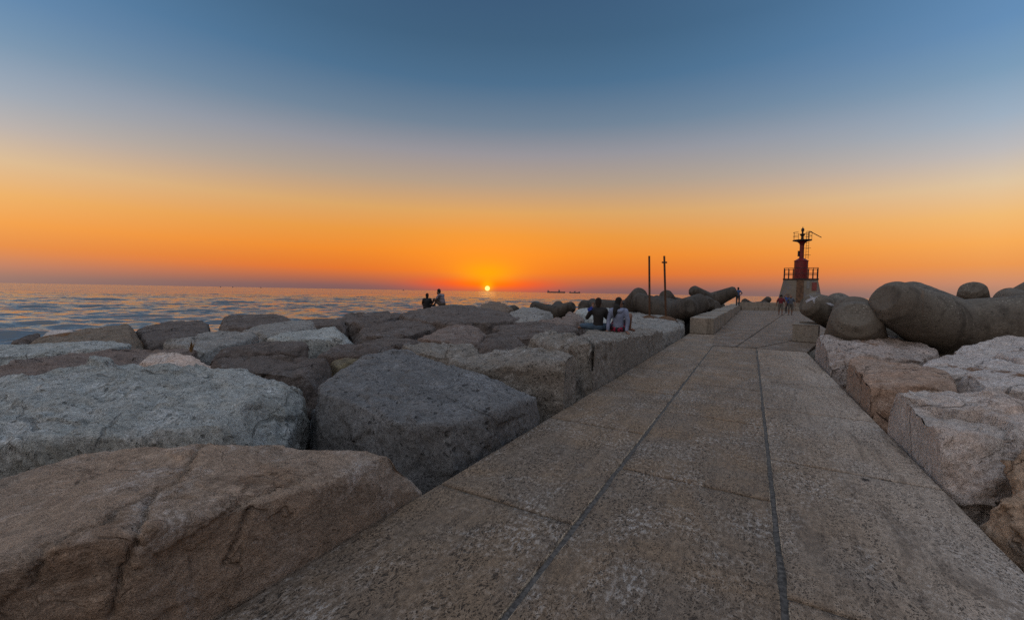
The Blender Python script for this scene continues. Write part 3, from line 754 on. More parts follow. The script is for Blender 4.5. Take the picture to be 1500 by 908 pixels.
M_conc_shade = concrete_mat('shaded_weathered_concrete', (.06, .053, .046), (.085, .076, .066), speck=.25)  # same concrete as the right hand pile, shade painted in as darker colour
GT = 'concrete tetrapods left of the pier head'; GT2 = 'concrete tetrapods right of the pier'
Rv = Vector((math.cos(YAW), math.sin(YAW), 0)); Fv = Vector((-math.sin(YAW), math.cos(YAW), 0)); Zv = Vector((0, 0, 1))
big = tetrapod('largest concrete tetrapod at the right, one leg raised to the left and one peeping over its back', (1398, 487, 10.4), (1271, 424, 9.7), Rv * .75 - Fv * .66 + Zv * .22, 1.3, GT2)
big['label'] = 'largest concrete tetrapod at the right, one thick leg raised to the left'
def tip_tet(label, tip, a, hint, s_, group):
    av = Vector(a).normalized(); c_ = tip - av * 1.878 * s_
    o = tetrapod(label, (750, 454, 10), (760, 454, 10), -Zv, s_, group)
    b_ = Vector(hint); b_ = (b_ - av * b_.dot(av)).normalized(); A = Matrix((av, b_, av.cross(b_))).transposed()
    l0 = LEG[0]; l1 = (LEG[1] - l0 * LEG[1].dot(l0)).normalized(); B = Matrix((l0, l1, l0.cross(l1))).transposed()
    o.matrix_world = Matrix.Translation(c_) @ (A @ B.inverted()).to_4x4() @ Matrix.Scale(s_, 4)
    return o
rt2 = tetrapod('concrete tetrapod with white paint splashes, its leg reaching left over the lone block', (1252, 472, 15.2), (1170, 439, 14.8), -Zv, 1.14, GT2)
tp = D(1254, 461, 10.2); tv = Vector((-tp.x, -tp.y, 0)).normalized()
tip_tet('concrete tetrapod left of the largest one, a round leg end facing the camera', tp, tv * math.cos(R(33)) + Zv * math.sin(R(33)), Rv * math.cos(R(318)) + Zv * math.sin(R(318)), 1.38, GT2)
tetrapod('low concrete tetrapod showing as a small hump behind the back of the largest one', (1425, 466, 15.5), (1425, 443, 15), -Zv, .95, GT2)
tetrapod('concrete tetrapod with a slanting leg near the right edge, behind the largest one', (1450, 470, 17), (1482, 448, 16.5), -Zv, 1.05, GT2)
tetrapod('concrete tetrapod cut by the right edge of the picture', (1545, 468, 14), (1512, 452, 13.6), -Zv, 1.1, GT2)
tetrapod('dark concrete tetrapod lying half buried below the right hand pair', (1335, 530, 11.8), (1300, 510, 11.8), -Zv, 1.0, GT2)
def bench_tet(label, y, s_, x=-2.45, z=1.1, a=(.55, -.75, .30)):
    return tip_tet(label, Vector((x, y, z)), a, -Zv, s_, GT)
t4 = bench_tet('nearest tetrapod behind the poles, round leg end facing the camera', 20.9, 1.2, a=(.42, -.85, .26))
bench_tet('second tetrapod along the bench, round end beside the first block', 23.9, 1.22)
t8 = bench_tet('third tetrapod along the bench, with a white mark on its end', 28.0, 1.22)
t9 = bench_tet('fourth tetrapod along the bench, white scrape on its side', 32.5, 1.25)
bench_tet('fifth tetrapod along the bench from the near end', 38, 1.25, x=-2.4, z=.8)
bench_tet('last tetrapod along the bench, beside the man standing on the end', 44.5, 1.25, x=-2.35, z=.6)
tetrapod('tall tetrapod right of the seated women, its blunt end turned up', (921, 458, 25), (934, 436, 23.7), -Zv, 1.12, GT)
tetrapod('low spread tetrapod left of the tall one, against the water', (880, 460, 27.5), (856, 449, 26.5), -Zv, 1.05, GT)
tetrapod('tetrapod with a rounded top between the two rusty poles', (985, 454, 31), (977, 437, 29.8), -Zv, 1.2, GT)
tetrapod('tetrapod with one leg raised highest, behind the first bench blocks', (1040, 442, 38), (1016, 426, 37.4), Rv * .6 - Zv, 1.25, GT)
tetrapod('dark tetrapod behind the far low wall, left one', (1100, 450, 64), (1090, 441, 63), -Zv, 1.2, GT)
tetrapod('dark tetrapod behind the far low wall, right one beside the gap to the sea', (1114, 451, 66), (1122, 442, 65), -Zv, 1.2, GT)
tetrapod('dark tetrapod on the waterline with a long leg sloping right, below the ships', (812, 460, 29), (778, 448, 28.6), -Zv, .95, GT)
tetrapod('dark rounded tetrapod left of the sloping one on the waterline', (767, 468, 33), (752, 454, 32), -Zv, .95, GT)

def paint_patch(name, host, poly_px, mat, step=.8):
    """a thin patch lying on the host's surface"""
    dg = bpy.context.evaluated_depsgraph_get(); dg.update()
    mw = host.matrix_world; inv = mw.inverted()
    bvh = BVHTree.FromPolygons([v.co for v in host.data.vertices], [p.vertices for p in host.data.polygons])
    xs = [q[0] for q in poly_px]; ys = [q[1] for q in poly_px]
    def inside(x, y):
        r = False; n = len(poly_px)
        for i in range(n):
            (x1, y1), (x2, y2) = poly_px[i], poly_px[(i + 1) % n]
            if (y1 > y) != (y2 > y) and x < (x2 - x1) * (y - y1) / (y2 - y1) + x1: r = not r
        return r
    bm = bmesh.new(); cache = {}
    def vert(x, y):
        k = (round(x, 2), round(y, 2))
        if k not in cache:
            o_ = inv @ EYE_V; d_ = (inv.to_3x3() @ sight(x, y)).normalized()
            hit = bvh.ray_cast(o_, d_)
            cache[k] = bm.verts.new(hit[0] + hit[1] * .012) if hit[0] is not None else None
        return cache[k]
    x = min(xs)
    while x < max(xs):
        y = min(ys)
        while y < max(ys):
            jx = .9 * noise.noise(Vector((x * .8, y * .8, 3))); jy = .9 * noise.noise(Vector((x * .8, y * .8, 9)))
            if inside(x + step / 2 + jx, y + step / 2 + jy):
                vs_ = [vert(x, y), vert(x, y + step), vert(x + step, y + step), vert(x + step, y)]
                if all(vs_) and max((a.co - b_.co).length for a in vs_ for b_ in vs_) < .5:
                    bm.faces.new(vs_)
            y += step
        x += step
    o = bm_obj(name, bm, mat, host, smooth=True)
    return o
M_wpaint = plain_mat('white_paint', (.30, .31, .34), .7, 0, .3, 9)
paint_patch('paint_splash', rt2, [(1180, 441), (1188, 436), (1186, 433), (1192, 436), (1199, 434), (1194, 438), (1193, 445), (1190, 439), (1182, 444)], M_wpaint, .5)
paint_patch('paint_splash', rt2, [(1208, 443), (1216, 444), (1223, 447), (1220, 449), (1212, 446)], M_wpaint, .5)
paint_patch('paint_mark', t8, [(1043, 447), (1049, 442), (1050, 444), (1044, 449)], M_wpaint, .4)
paint_patch('paint_mark', t9, [(1056.5, 438), (1058, 438), (1060, 444), (1058.5, 445)], M_wpaint, .4)

# ------------------------------------------------------------------ bench blocks, wall
M_block = concrete_mat('bench_concrete', (.24, .215, .18), (.28, .25, .215))
def bench():
    places = ['nearest concrete bench block, its square end facing the camera', 'second concrete bench block from the near end of the row', 'third concrete bench block from the near end', 'fourth concrete bench block from the near end',
              'fifth concrete bench block from the near end', 'sixth concrete bench block, halfway along the row', 'seventh concrete bench block from the near end', 'eighth concrete bench block from the near end',
              'ninth concrete bench block from the near end', 'tenth concrete bench block from the near end', 'eleventh concrete bench block from the near end', 'twelfth concrete bench block from the near end',
              'thirteenth concrete bench block from the near end', 'last but one concrete bench block at the far end', 'farthest concrete bench block, where the man stands']
    n = len(places); y = 19.0; ln = 2.37
    proto = None
    for i, lab in enumerate(places):
        xr = -1.28 + (y - 19) * .0085
        if proto is None:
            bm = bmesh.new(); add_box(bm, (-.455, ln / 2, .335), (.91, ln, .67), 0, .03)
            proto = bm_obj('bench_block', bm, M_block); o = proto
        else:
            o = proto.copy(); COL.objects.link(o)
        o.location = (xr + .02 * math.sin(i * 2.3), y, -.004 + .025 * math.sin(i * 1.7)); o.rotation_euler = (0, 0, -.0085 + .006 * math.sin(i * 3.1))
        tag(o, lab, 'bench', 'concrete bench blocks along the left of the pier head')
        y += ln + .14
    return y
Y_END = bench()
bm = bmesh.new(); add_box(bm, (.39, .7, .29), (.76, 1.4, .58), 0, .02); add_box(bm, (.39, .72, .605), (.80, 1.45, .045), 0, .012); add_box(bm, (.46, 1.15, .66), (.60, .5, .06), 0, .01)
o = bm_obj('concrete_block', bm, M_block); o.location = (1.33, 18.1, .006); o.rotation_euler = (0, 0, -.14)
tag(o, 'lone concrete block at the right edge of the pavement, under the white painted tetrapod', 'block')
def wall():
    a = P(1086, 454.2, 0); b = P(1212, 456.6, 0)
    d = (b - a); d.z = 0; n = Vector((-d.y, d.x, 0)).normalized(); ang = math.atan2(d.y, d.x); ln = d.length
    r = empty('low_wall', (a.x, a.y, 0), ang)
    tag(r, 'low pale wall with a stepped top closing the far end of the pier', 'wall')
    bm = bmesh.new(); add_box(bm, (ln / 2, .9, .45), (ln, .5, .9), 0, .02)
    bm_obj('upper_step', bm, M_block, r)
    bm = bmesh.new(); k = 0; x = 0
    while x < ln:
        l2 = min(1.5, ln - x)
        add_box(bm, (x + l2 / 2, .31, .2), (l2 - .04, .62, .4), 0, .015); x += 1.5
    bm_obj('lower_step', bm, M_block, r)
wall()

# ------------------------------------------------------------------ rusty poles
M_rust = plain_mat('rusted_iron', (.085, .042, .022), .85, .2, .5, 25)
M_mound = rock_mat('rusty_mortar', (.16, .09, .05), (.12, .08, .055), pits=.2, crack=0)
def pole(label, base_px, top_px, z, cross):
    b = P(*base_px, z); dep = (b - EYE_V).dot(fwd); t = D(*top_px, dep)
    r = empty('iron_pole', b); tag(r, label, 'pole', 'rusty poles on the flat boulder')
    bm = bmesh.new(); add_cyl(bm, (0, 0, -.25), t - b, .046, .042, 14)
    bm_obj('shaft', bm, M_rust, r, smooth=False)
    bm = bmesh.new(); add_lathe(bm, [(.5, -.12), (.42, .0), (.25, .07), (.10, .12), (.06, .13)], 18)
    for v in bm.verts: v.co += Vector((noise.noise(v.co * 4), noise.noise(v.co * 4 + Vector((5, 0, 0))), .3 * noise.noise(v.co * 6))) * .12
    bm_obj('mortar_mound', bm, M_mound, r, smooth=True)
    if cross:
        c = (t - b) * (1 - 9 / 88); bm = bmesh.new()
        d = Rv; add_cyl(bm, c - d * .11, c + d * .11, .035, .035, 10)
        bm_obj('crosspiece', bm, M_rust, r)
pole('plain rusty pole, the left one of the pair on the flat boulder', (952, 466), (951, 375), .56, False)
pole('rusty pole with a short crosspiece near its top', (976, 467), (973, 375), .54, True)

# ------------------------------------------------------------------ harbour light
def beacon():
    dep = 53.0; k = dep / F_PX
    base = D(1170.5, 452, dep); cx, cy = base.x, base.y
    toc = math.atan2(-cy, -cx)
    hz = 435.1
    Z = lambda py: EYE + (hz - py) * k
    r = empty('harbour_beacon', (cx, cy, 0), toc + PI / 2)      # local -y faces the camera
    tag(r, 'small harbour light, a red drum and mast on a tapered stone base', 'lighthouse')
    M_stone = None
    m, h, p = new_mat('beacon_masonry'); v = h.n('ShaderNodeTexCoord').outputs['Object']
    br = h.n('ShaderNodeTexBrick', i_Vector=h.n('ShaderNodeMapping', i_Vector=v, i_Rotation=(PI / 2, 0, 0)).outputs[0], i_Scale=1.0)
    br.inputs['Brick Width'].default_value = .9; br.inputs['Row Height'].default_value = .5; br.inputs['Mortar Size'].default_value = .02
    h.set(br.inputs['Color1'], (.21, .185, .15)); h.set(br.inputs['Color2'], (.165, .148, .122)); h.set(br.inputs['Mortar'], (.16, .14, .12))
    n = h.noise(v, 2.0, 7, .7)
    c = h.mix(h.rng(n, .5, .34, 0, .7), br.outputs[0], (.14, .12, .10))
    sc = h.math('MULTIPLY', h.rng(h.math('ABSOLUTE', h.math('SUBTRACT', h.noise(v, 2.6, 3, .6, 1.5), .5)), .02, .006), h.rng(h.noise(v, .9, 2), .5, .56))
    c = h.mix(sc, c, (.07, .09, .20)); h.set(p.inputs['Base Color'], c); p.inputs['Roughness'].default_value = .9
    h.set(p.inputs['Normal'], h.bump(n, .04))
    M_red = plain_mat('red_paint', (.15, .007, .009), .5, 0, .35, 3); M_iron = plain_mat('dark_iron', (.03, .028, .028), .6, .5, .4)
    M_door = plain_mat('rusty_door', (.10, .055, .03), .8, 0, .5, 4); M_hatch = plain_mat('dull_red_panel', (.17, .03, .025), .7, 0, .4, 5)
    zt = Z(410.5); hw_t = 20.3 * k; hw_b = hw_t + 13 * k * (zt / (zt - Z(447)))
    hw_b = hw_t + (zt / 3.7) * .72
    bm = bmesh.new()
    lo = [bm.verts.new((sx * hw_b, sy * hw_b, -.2)) for sx, sy in ((-1, -1), (1, -1), (1, 1), (-1, 1))]
    hi = [bm.verts.new((sx * hw_t, sy * hw_t, zt)) for sx, sy in ((-1, -1), (1, -1), (1, 1), (-1, 1))]
    bm.faces.new(lo[::-1]); bm.faces.new(hi)
    for i in range(4): bm.faces.new((lo[i], lo[(i + 1) % 4], hi[(i + 1) % 4], hi[i]))
    bmesh.ops.bevel(bm, geom=bm.edges[:], offset=.05, segments=2, affect='EDGES')
    bm_obj('base', bm, m, r)
    bm = bmesh.new(); add_box(bm, (0, 0, zt + .06), (hw_t * 2 + .14, hw_t * 2 + .14, .16), 0, .02); bm_obj('base_cap', bm, M_iron, r)
    def face_y(z): return -(hw_t + (hw_b - hw_t) * (zt - z) / (zt + .2))
    def panel(name, x0, x1, z0, z1, mat):
        bm = bmesh.new(); y0, y1 = face_y(z0), face_y(z1)
        f = [bm.verts.new(q) for q in ((x0, y0 - .04, z0), (x1, y0 - .04, z0), (x1, y1 - .04, z1), (x0, y1 - .04, z1))]
        b_ = [bm.verts.new(q) for q in ((x0, y0 + .1, z0), (x1, y0 + .1, z0), (x1, y1 + .1, z1), (x0, y1 + .1, z1))]
        bm.faces.new(f); bm.faces.new(b_[::-1])
        for i in range(4): bm.faces.new((f[(i + 1) % 4], f[i], b_[i], b_[(i + 1) % 4]))
        return bm_obj(name, bm, mat, r)
    panel('door', -4.2 * k, 4.2 * k, 0, zt - .03, M_door)
    panel('hatch', 13.5 * k, 19.0 * k, Z(426), Z(414.5), M_hatch)
    panel('grey_sheet', 7.5 * k, 11 * k, Z(423), Z(412.5), plain_mat('grey_sheet', (.16, .16, .16), .7))
    # railing on the base
    zr = Z(394); hw = hw_t - .03; bm = bmesh.new()
    for sx, sy, ex_, ey_ in ((-1, -1, 1, -1), (1, -1, 1, 1), (1, 1, -1, 1), (-1, 1, -1, -1)):
        for zz in (zr, (zr + zt) / 2 + .05):
            add_cyl(bm, (sx * hw, sy * hw, zz), (ex_ * hw, ey_ * hw, zz), .035, None, 8)
        for t in (0, .135, .27, .73, .865):
            x = sx * hw + (ex_ - sx) * hw * t; y = sy * hw + (ey_ - sy) * hw * t
            add_cyl(bm, (x, y, zt + .1), (x, y, zr), .035, None, 8)
    bm_obj('railing', bm, M_iron, r)
    rd = 8.5 * k; bm = bmesh.new(); zd = Z(383.4)
    add_lathe(bm, [(rd + .05, zt + .142), (rd + .05, zt + .3), (rd, zt + .31), (rd, zd), (rd + .05, zd + .01), (rd + .05, zd + .08), (.26, Z(378.5))], 28)
    bm_obj('drum', bm, M_red, r, smooth=False)
    bm = bmesh.new(); zg = Z(354.5)
    add_lathe(bm, [(.25, Z(378.6)), (.235, zg - .5), (.30, zg - .25), (.55, zg - .02)], 18)
    bm_obj('mast', bm, M_red, r, smooth=False)
    bm = bmesh.new(); add_box(bm, (-.33, -.05, Z(372)), (.18, .25, .7), 0, .02); bm_obj('junction_box', bm, M_iron, r)
    rg = 11.8 * k; bm = bmesh.new(); add_lathe(bm, [(rg * .55, zg - .02), (rg, zg + .09), (rg, zg + .19), (rg * .5, zg + .20)], 28); bm_obj('gallery', bm, M_iron, r)
    zq = Z(341.3); n = 28
    for arc in (range(9, 19), range(23, 34)):
        bm = bmesh.new()
        for i in arc:
            a0, a1 = 2 * PI * i / n, 2 * PI * (i + 1) / n
            for zz in (zq, (zq + zg) / 2 + .1):
                add_cyl(bm, ((rg - .05) * math.cos(a0), (rg - .05) * math.sin(a0), zz), ((rg - .05) * math.cos(a1), (rg - .05) * math.sin(a1), zz), .022, None, 6)
            if i % 4 == 0 or i in (9, 23, 33):
                add_cyl(bm, ((rg - .05) * math.cos(a0), (rg - .05) * math.sin(a0), zg + .18), ((rg - .05) * math.cos(a0), (rg - .05) * math.sin(a0), zq), .026, None, 6)
        bm_obj('gallery_railing', bm, M_iron, r)
    bm = bmesh.new()
    add_lathe(bm, [(.16, zg + .19), (.14, Z(347)), (.30, Z(344.5)), (.32, Z(343.6)), (.10, Z(343)), (.10, Z(340)), (.16, Z(339.6)), (.17, Z(337)), (.12, Z(335.5)), (.05, Z(335)), (.03, Z(333.2))], 16)
    bm_obj('lantern', bm, M_iron, r)
    bm = bmesh.new()
    for x in (5.0 * k, 8.0 * k): add_cyl(bm, (x, -.1, zd + .3), (x, -.1, zq), .025, None, 6)
    z = zd + .5
    while z < zq - .1: add_cyl(bm, (5.0 * k, -.1, z), (8.0 * k, -.1, z), .018, None, 6); z += .36
    for z in (Z(364.5), Z(374.5)): add_cyl(bm, (.15, -.1, z), (9 * k + .15, -.1, z), .025, None, 6)
    bm_obj('ladder', bm, M_iron, r)
    bm = bmesh.new(); add_cyl(bm, (8 * k, 0, Z(340)), (22.5 * k, 0, Z(350)), .05, .045, 8); add_cyl(bm, (8 * k, 0, zg + .1), (8 * k, 0, Z(340)), .035, None, 8); bm_obj('davit_arm', bm, M_iron, r)
beacon()

# ------------------------------------------------------------------ ships and boats
M_ship = plain_mat('hazed_hull', (.15, .125, .135), .8); M_ship2 = plain_mat('pale_superstructure', (.25, .25, .25), .7)  # distance haze is painted into the hull colour of ships and boats
def ship(label, px0, px1, py, dep, hull_h, items, name='cargo_ship', cat='ship', group='cargo ships on the horizon'):
    a = D(px0, py, dep); b = D(px1, py, dep); d = b - a; ln = Vector((d.x, d.y, 0)).length
    r = empty(name, (a.x, a.y, SEA_Z), math.atan2(d.y, d.x)); tag(r, label, cat, group)
    bm = bmesh.new(); bw = ln * .08
    ring = [(0, -bw * .8), (.03, -bw), (.9, -bw), (1.0, 0), (.9, bw), (.03, bw), (0, bw * .8)]
    lo = [bm.verts.new((x * ln * (.98) + ln * .01, y * .8, -.5)) for x, y in ring]
    hi = [bm.verts.new((x * ln, y, hull_h * (1.25 if x > .85 else 1.0))) for x, y in ring]
    bm.faces.new(lo[::-1]); bm.faces.new(hi)
    for i in range(7): bm.faces.new((lo[i], lo[(i + 1) % 7], hi[(i + 1) % 7], hi[i]))
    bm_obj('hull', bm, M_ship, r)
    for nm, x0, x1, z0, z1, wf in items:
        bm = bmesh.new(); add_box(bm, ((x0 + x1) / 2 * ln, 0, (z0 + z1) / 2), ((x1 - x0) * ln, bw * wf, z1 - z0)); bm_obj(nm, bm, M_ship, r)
SH = 4500 / F_PX
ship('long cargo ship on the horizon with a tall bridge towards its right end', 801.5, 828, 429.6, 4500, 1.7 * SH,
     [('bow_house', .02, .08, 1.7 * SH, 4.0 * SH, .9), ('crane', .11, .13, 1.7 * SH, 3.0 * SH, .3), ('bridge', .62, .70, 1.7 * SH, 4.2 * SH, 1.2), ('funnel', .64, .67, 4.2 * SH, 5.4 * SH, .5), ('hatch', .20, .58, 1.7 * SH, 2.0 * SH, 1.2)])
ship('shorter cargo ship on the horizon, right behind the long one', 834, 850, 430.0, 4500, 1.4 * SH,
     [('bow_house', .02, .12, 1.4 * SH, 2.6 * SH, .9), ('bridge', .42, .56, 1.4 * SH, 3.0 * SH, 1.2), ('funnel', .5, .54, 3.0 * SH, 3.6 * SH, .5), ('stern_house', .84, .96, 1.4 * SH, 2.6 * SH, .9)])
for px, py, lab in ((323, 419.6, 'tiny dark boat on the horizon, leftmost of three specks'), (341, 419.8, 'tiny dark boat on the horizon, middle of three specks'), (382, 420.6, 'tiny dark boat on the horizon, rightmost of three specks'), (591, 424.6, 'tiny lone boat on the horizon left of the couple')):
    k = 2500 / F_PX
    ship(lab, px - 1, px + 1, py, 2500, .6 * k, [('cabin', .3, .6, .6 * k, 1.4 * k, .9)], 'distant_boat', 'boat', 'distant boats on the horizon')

# ------------------------------------------------------------------ people
def blob(name, caps, mat, parent, vox=.012, sm=2):
    """one continuous surface grown over tapered capsules (a, ra, b, rb)"""
    bm = bmesh.new()
    for a, ra, b, rb in caps:
        for c_, r_ in ((a, ra), (b, rb)):
            bmesh.ops.create_icosphere(bm, subdivisions=2, radius=r_, matrix=Matrix.Translation(c_))
        if (Vector(b) - Vector(a)).length > 1e-4: add_cyl(bm, a, b, ra * .985, rb * .985, 16)
    me = bpy.data.meshes.new(name); bm.to_mesh(me); bm.free()
    o = bpy.data.objects.new(name, me); COL.objects.link(o)
    md = o.modifiers.new('r', 'REMESH'); md.mode = 'VOXEL'; md.voxel_size = vox
    s_ = o.modifiers.new('s', 'SMOOTH'); s_.iterations = sm; s_.factor = .5
    m2 = baked(o); m2.name = name
    m2.polygons.foreach_set('use_smooth', [True] * len(m2.polygons))
    return link(name, m2, mat, parent)
def skin(name, nodes, edges, mat, parent, vox=.012, sm=2):
    return blob(name, [(Vector(nodes[a][0]), nodes[a][1], Vector(nodes[b][0]), nodes[b][1]) for a, b in edges], mat, parent, vox, sm)
M_skin = plain_mat('skin', (.18, .095, .062), .6, 0, .1); M_hairb = plain_mat('black_hair', (.012, .010, .009), .95, 0, .4, 60); M_hairg = plain_mat('grey_hair', (.12, .11, .10), .6, 0, .4, 60)
def cloth(name, c): return plain_mat(name, c, .9, 0, .22, 7, .01)
STAND = dict(pelvis=(0, 0, .95), waist=(0, .0, 1.08), chest=(0, -.01, 1.28), neck=(0, 0, 1.46), head=(0, .03, 1.58), crown=(0, .015, 1.66),
             sl=(-.17, 0, 1.40), el=(-.25, -.03, 1.14), wl=(-.28, .06, .92), sr=(.17, 0, 1.40), er=(.25, -.03, 1.14), wr=(.28, .06, .92),
             hl=(-.09, 0, .90), kl=(-.11, .03, .50), al=(-.11, -.02, .09), tl=(-.12, .15, .035), hr=(.09, 0, .90), kr=(.11, .03, .50), ar=(.11, -.02, .09), tr=(.12, .15, .035))
RAD = dict(pelvis=.125, waist=.115, chest=.13, neck=.052, head=.085, crown=.082, s=.062, e=.044, w=.03, h=.088, k=.06, a=.042, t=.036)
def rad(k): return RAD[k] if k in RAD else RAD[k[0]]
SPINE = [('pelvis', 'waist'), ('waist', 'chest'), ('chest', 'neck'), ('neck', 'head'), ('head', 'crown')]
LIMBS = [(a + s, b + s) for s in 'lr' for a, b in (('s', 'e'), ('e', 'w'), ('h', 'k'), ('k', 'a'), ('a', 't'))] + [('chest', 'sl'), ('chest', 'sr'), ('pelvis', 'hl'), ('pelvis', 'hr')]
def person(label, loc, rz, pose, mats, hair='short', group=None, face=(0, 1, 0), sleeve=.55, leg_cover=1.0, bulk=1.0, scale=1.0, trousers='shorts', top='shirt', bare=False):
    J = {k: Vector(v) for k, v in {**STAND, **pose}.items()}
    r = empty('person', loc, rz); r.scale = (scale,) * 3; tag(r, label, 'person', group)
    f = Vector(face).normalized()
    nodes = {k: (J[k], rad(k)) for k in J}
    edges = SPINE + LIMBS
    nodes['nose'] = (J['head'] + f * .105 - Vector((0, 0, .01)), .014); edges = edges + [('head', 'nose')]
    chin = J['head'] + f * .05 - Vector((0, 0, .075)); nodes['chin'] = (chin, .04); edges.append(('head', 'chin'))
    for s in 'lr':                           # hands: palm, four fingers and a thumb
        wv = (J['w' + s] - J['e' + s]).normalized(); h1 = pose.get('hand' + s); wv = Vector(h1).normalized() if h1 else wv
        side = wv.cross(Vector((0, 0, 1)) if abs(wv.z) < .8 else Vector((0, 1, 0))).normalized(); nrm = side.cross(wv)
        pm = J['w' + s] + wv * .055; nodes['palm' + s] = (pm, .026); edges.append(('w' + s, 'palm' + s))
        for q, (o_, l_) in enumerate(((-.028, .062), (-.010, .074), (.010, .070), (.027, .055))):
            a_ = pm + wv * .03 + side * o_; b_ = a_ + wv * l_ * .6 + nrm * .004; c_ = b_ + wv * l_ * .4 - nrm * .018
            nodes[f'f{q}a{s}'] = (a_, .010); nodes[f'f{q}b{s}'] = (b_, .009); nodes[f'f{q}c{s}'] = (c_, .007)
            edges += [('palm' + s, f'f{q}a{s}'), (f'f{q}a{s}', f'f{q}b{s}'), (f'f{q}b{s}', f'f{q}c{s}')]
        ta = J['w' + s] + wv * .03 - side * .03; tb = ta + wv * .035 - side * .02
        nodes['ta' + s] = (ta, .012); nodes['tb' + s] = (tb, .009); edges += [('w' + s, 'ta' + s), ('ta' + s, 'tb' + s)]
    nodes = {k: v for k, v in nodes.items() if not k.startswith('hand')}
    for k in ('handl', 'handr'): nodes.pop(k, None)
    body = skin('body', nodes, edges, M_skin, r, .0085, 1)
    def up_(k, e): return rad(k) * bulk + e
    # shirt
    n2 = {k: (J[k], up_(k, .018)) for k in ('pelvis', 'waist', 'chest')}
    n2['collar'] = (J['chest'].lerp(J['neck'], .8), .072); e2 = [('pelvis', 'waist'), ('waist', 'chest'), ('chest', 'collar')]
    for s in 'lr':
        n2['s' + s] = (J['s' + s], .076 * min(bulk, 1.1)); e2 += [('chest', 's' + s), ('collar', 's' + s)]
        if sleeve <= 1: n2['c' + s] = (J['s' + s].lerp(J['e' + s], sleeve), .064); e2.append(('s' + s, 'c' + s))
        else:
            n2['e' + s] = (J['e' + s], .056); n2['c' + s] = (J['e' + s].lerp(J['w' + s], sleeve - 1), .042); e2 += [('s' + s, 'e' + s), ('e' + s, 'c' + s)]
    shirt = skin(top, n2, e2, mats[0], r)
    # shorts or trousers
    n3 = {'pelvis': (J['pelvis'], up_('pelvis', .026)), 'waist': (J['pelvis'].lerp(J['waist'], .5), up_('waist', .010))}; e3 = [('pelvis', 'waist')]
    for s in 'lr':
        n3['h' + s] = (J['h' + s], .108 * min(bulk, 1.12)); e3.append(('pelvis', 'h' + s))
        if leg_cover <= 1: n3['c' + s] = (J['h' + s].lerp(J['k' + s], leg_cover), .092); e3.append(('h' + s, 'c' + s))
        else:
            n3['k' + s] = (J['k' + s], .074); n3['c' + s] = (J['k' + s].lerp(J['a' + s], leg_cover - 1), .058); e3 += [('h' + s, 'k' + s), ('k' + s, 'c' + s)]
    skin(trousers, n3, e3, mats[1], r)
    # hair
    hd, cr = J['head'], J['crown']
    back = -f
    if hair != 'bald':
        hm = mats[2] if len(mats) > 2 else M_hairb
        n4 = {'a': (cr + back * .012 + Vector((0, 0, .012)), .088), 'b': (hd + back * .035 + Vector((0, 0, .03)), .088), 'c': (hd + back * .05 - Vector((0, 0, .05)), .062)}
        e4 = [('a', 'b'), ('b', 'c')]
        if hair == 'long':
            p1 = J['neck'] + Vector((-.045, -.085, .03)); p2 = J['chest'] + Vector((-.085, -.15, .10)); p3 = J['chest'] + Vector((-.10, -.16, -.03))
            n4['c'] = (hd + back * .06 - Vector((.01, 0, .06)), .085)
            n4.update(d=(p1, .085), e=(p2, .058), g=(p3, .022)); e4 += [('c', 'd'), ('d', 'e'), ('e', 'g')]
        if hair == 'bun':
            n4.update(d=(cr + back * .06 + Vector((0, 0, .045)), .045)); e4 += [('a', 'd')]
        if hair == 'bushy':
            n4 = {'a': (cr + Vector((0, 0, .01)), .115), 'b': (hd + back * .04, .11), 'c': (hd + back * .05 - Vector((0, 0, .07)), .08)}; e4 = [('a', 'b'), ('b', 'c')]
        skin('hair', n4, e4, hm, r)
    # shoes
    if not bare:
        for s in 'lr':
            heel = J['a' + s] + (J['a' + s] - J['t' + s]).normalized() * .05; heel.z = J['t' + s].z + .005
            skin('shoe', {'a': (heel, .045), 'b': (J['a' + s].lerp(J['t' + s], .5) - Vector((0, 0, .02)), .05), 'c': (J['t' + s], .042)}, [('a', 'b'), ('b', 'c')], plain_mat('dark_shoe', (.03, .028, .028), .7), r)
    return r
def floor_at(px, py, z=0.0): return P(px, py, z)
def facing_cam(v): return math.atan2(-v.y, -v.x) - PI / 2         # local +y turned to the camera
# three walkers
q = P(1143, 461.2, .006); w1 = dict(kl=(-.11, .08, .51), al=(-.12, .08, .10), tl=(-.13, .24, .04), kr=(.11, .02, .50), ar=(.11, -.10, .10), tr=(.12, .05, .035), wl=(-.33, .08, .90), wr=(.33, .0, .90), el=(-.29, -.02, 1.14), er=(.29, -.03, 1.14))
person('walking person in a red top and grey shorts with bushy dark hair', q, facing_cam(q), w1, (cloth('red_top', (.12, .012, .022)), cloth('grey_shorts', (.11, .10, .09))), hair='bushy', sleeve=.9, leg_cover=1.05, bulk=1.25, scale=1.0, group='people walking on the pier', bare=False)
q = P(1157.5, 461.4, .006)
person('walking bald person in a grey blue shirt and shorts', q, facing_cam(q), dict(w1, kl=(-.11, .0, .50), al=(-.11, -.12, .10), tl=(-.12, .03, .04), kr=(.11, .10, .51), ar=(.12, .10, .10), tr=(.13, .26, .04)), (cloth('grey_blue_shirt', (.07, .085, .115)), cloth('dark_shorts', (.09, .085, .08))), hair='bald', sleeve=.8, leg_cover=1.05, bulk=1.22, group='people walking on the pier')
q = P(1153.2, 458.6, .006)
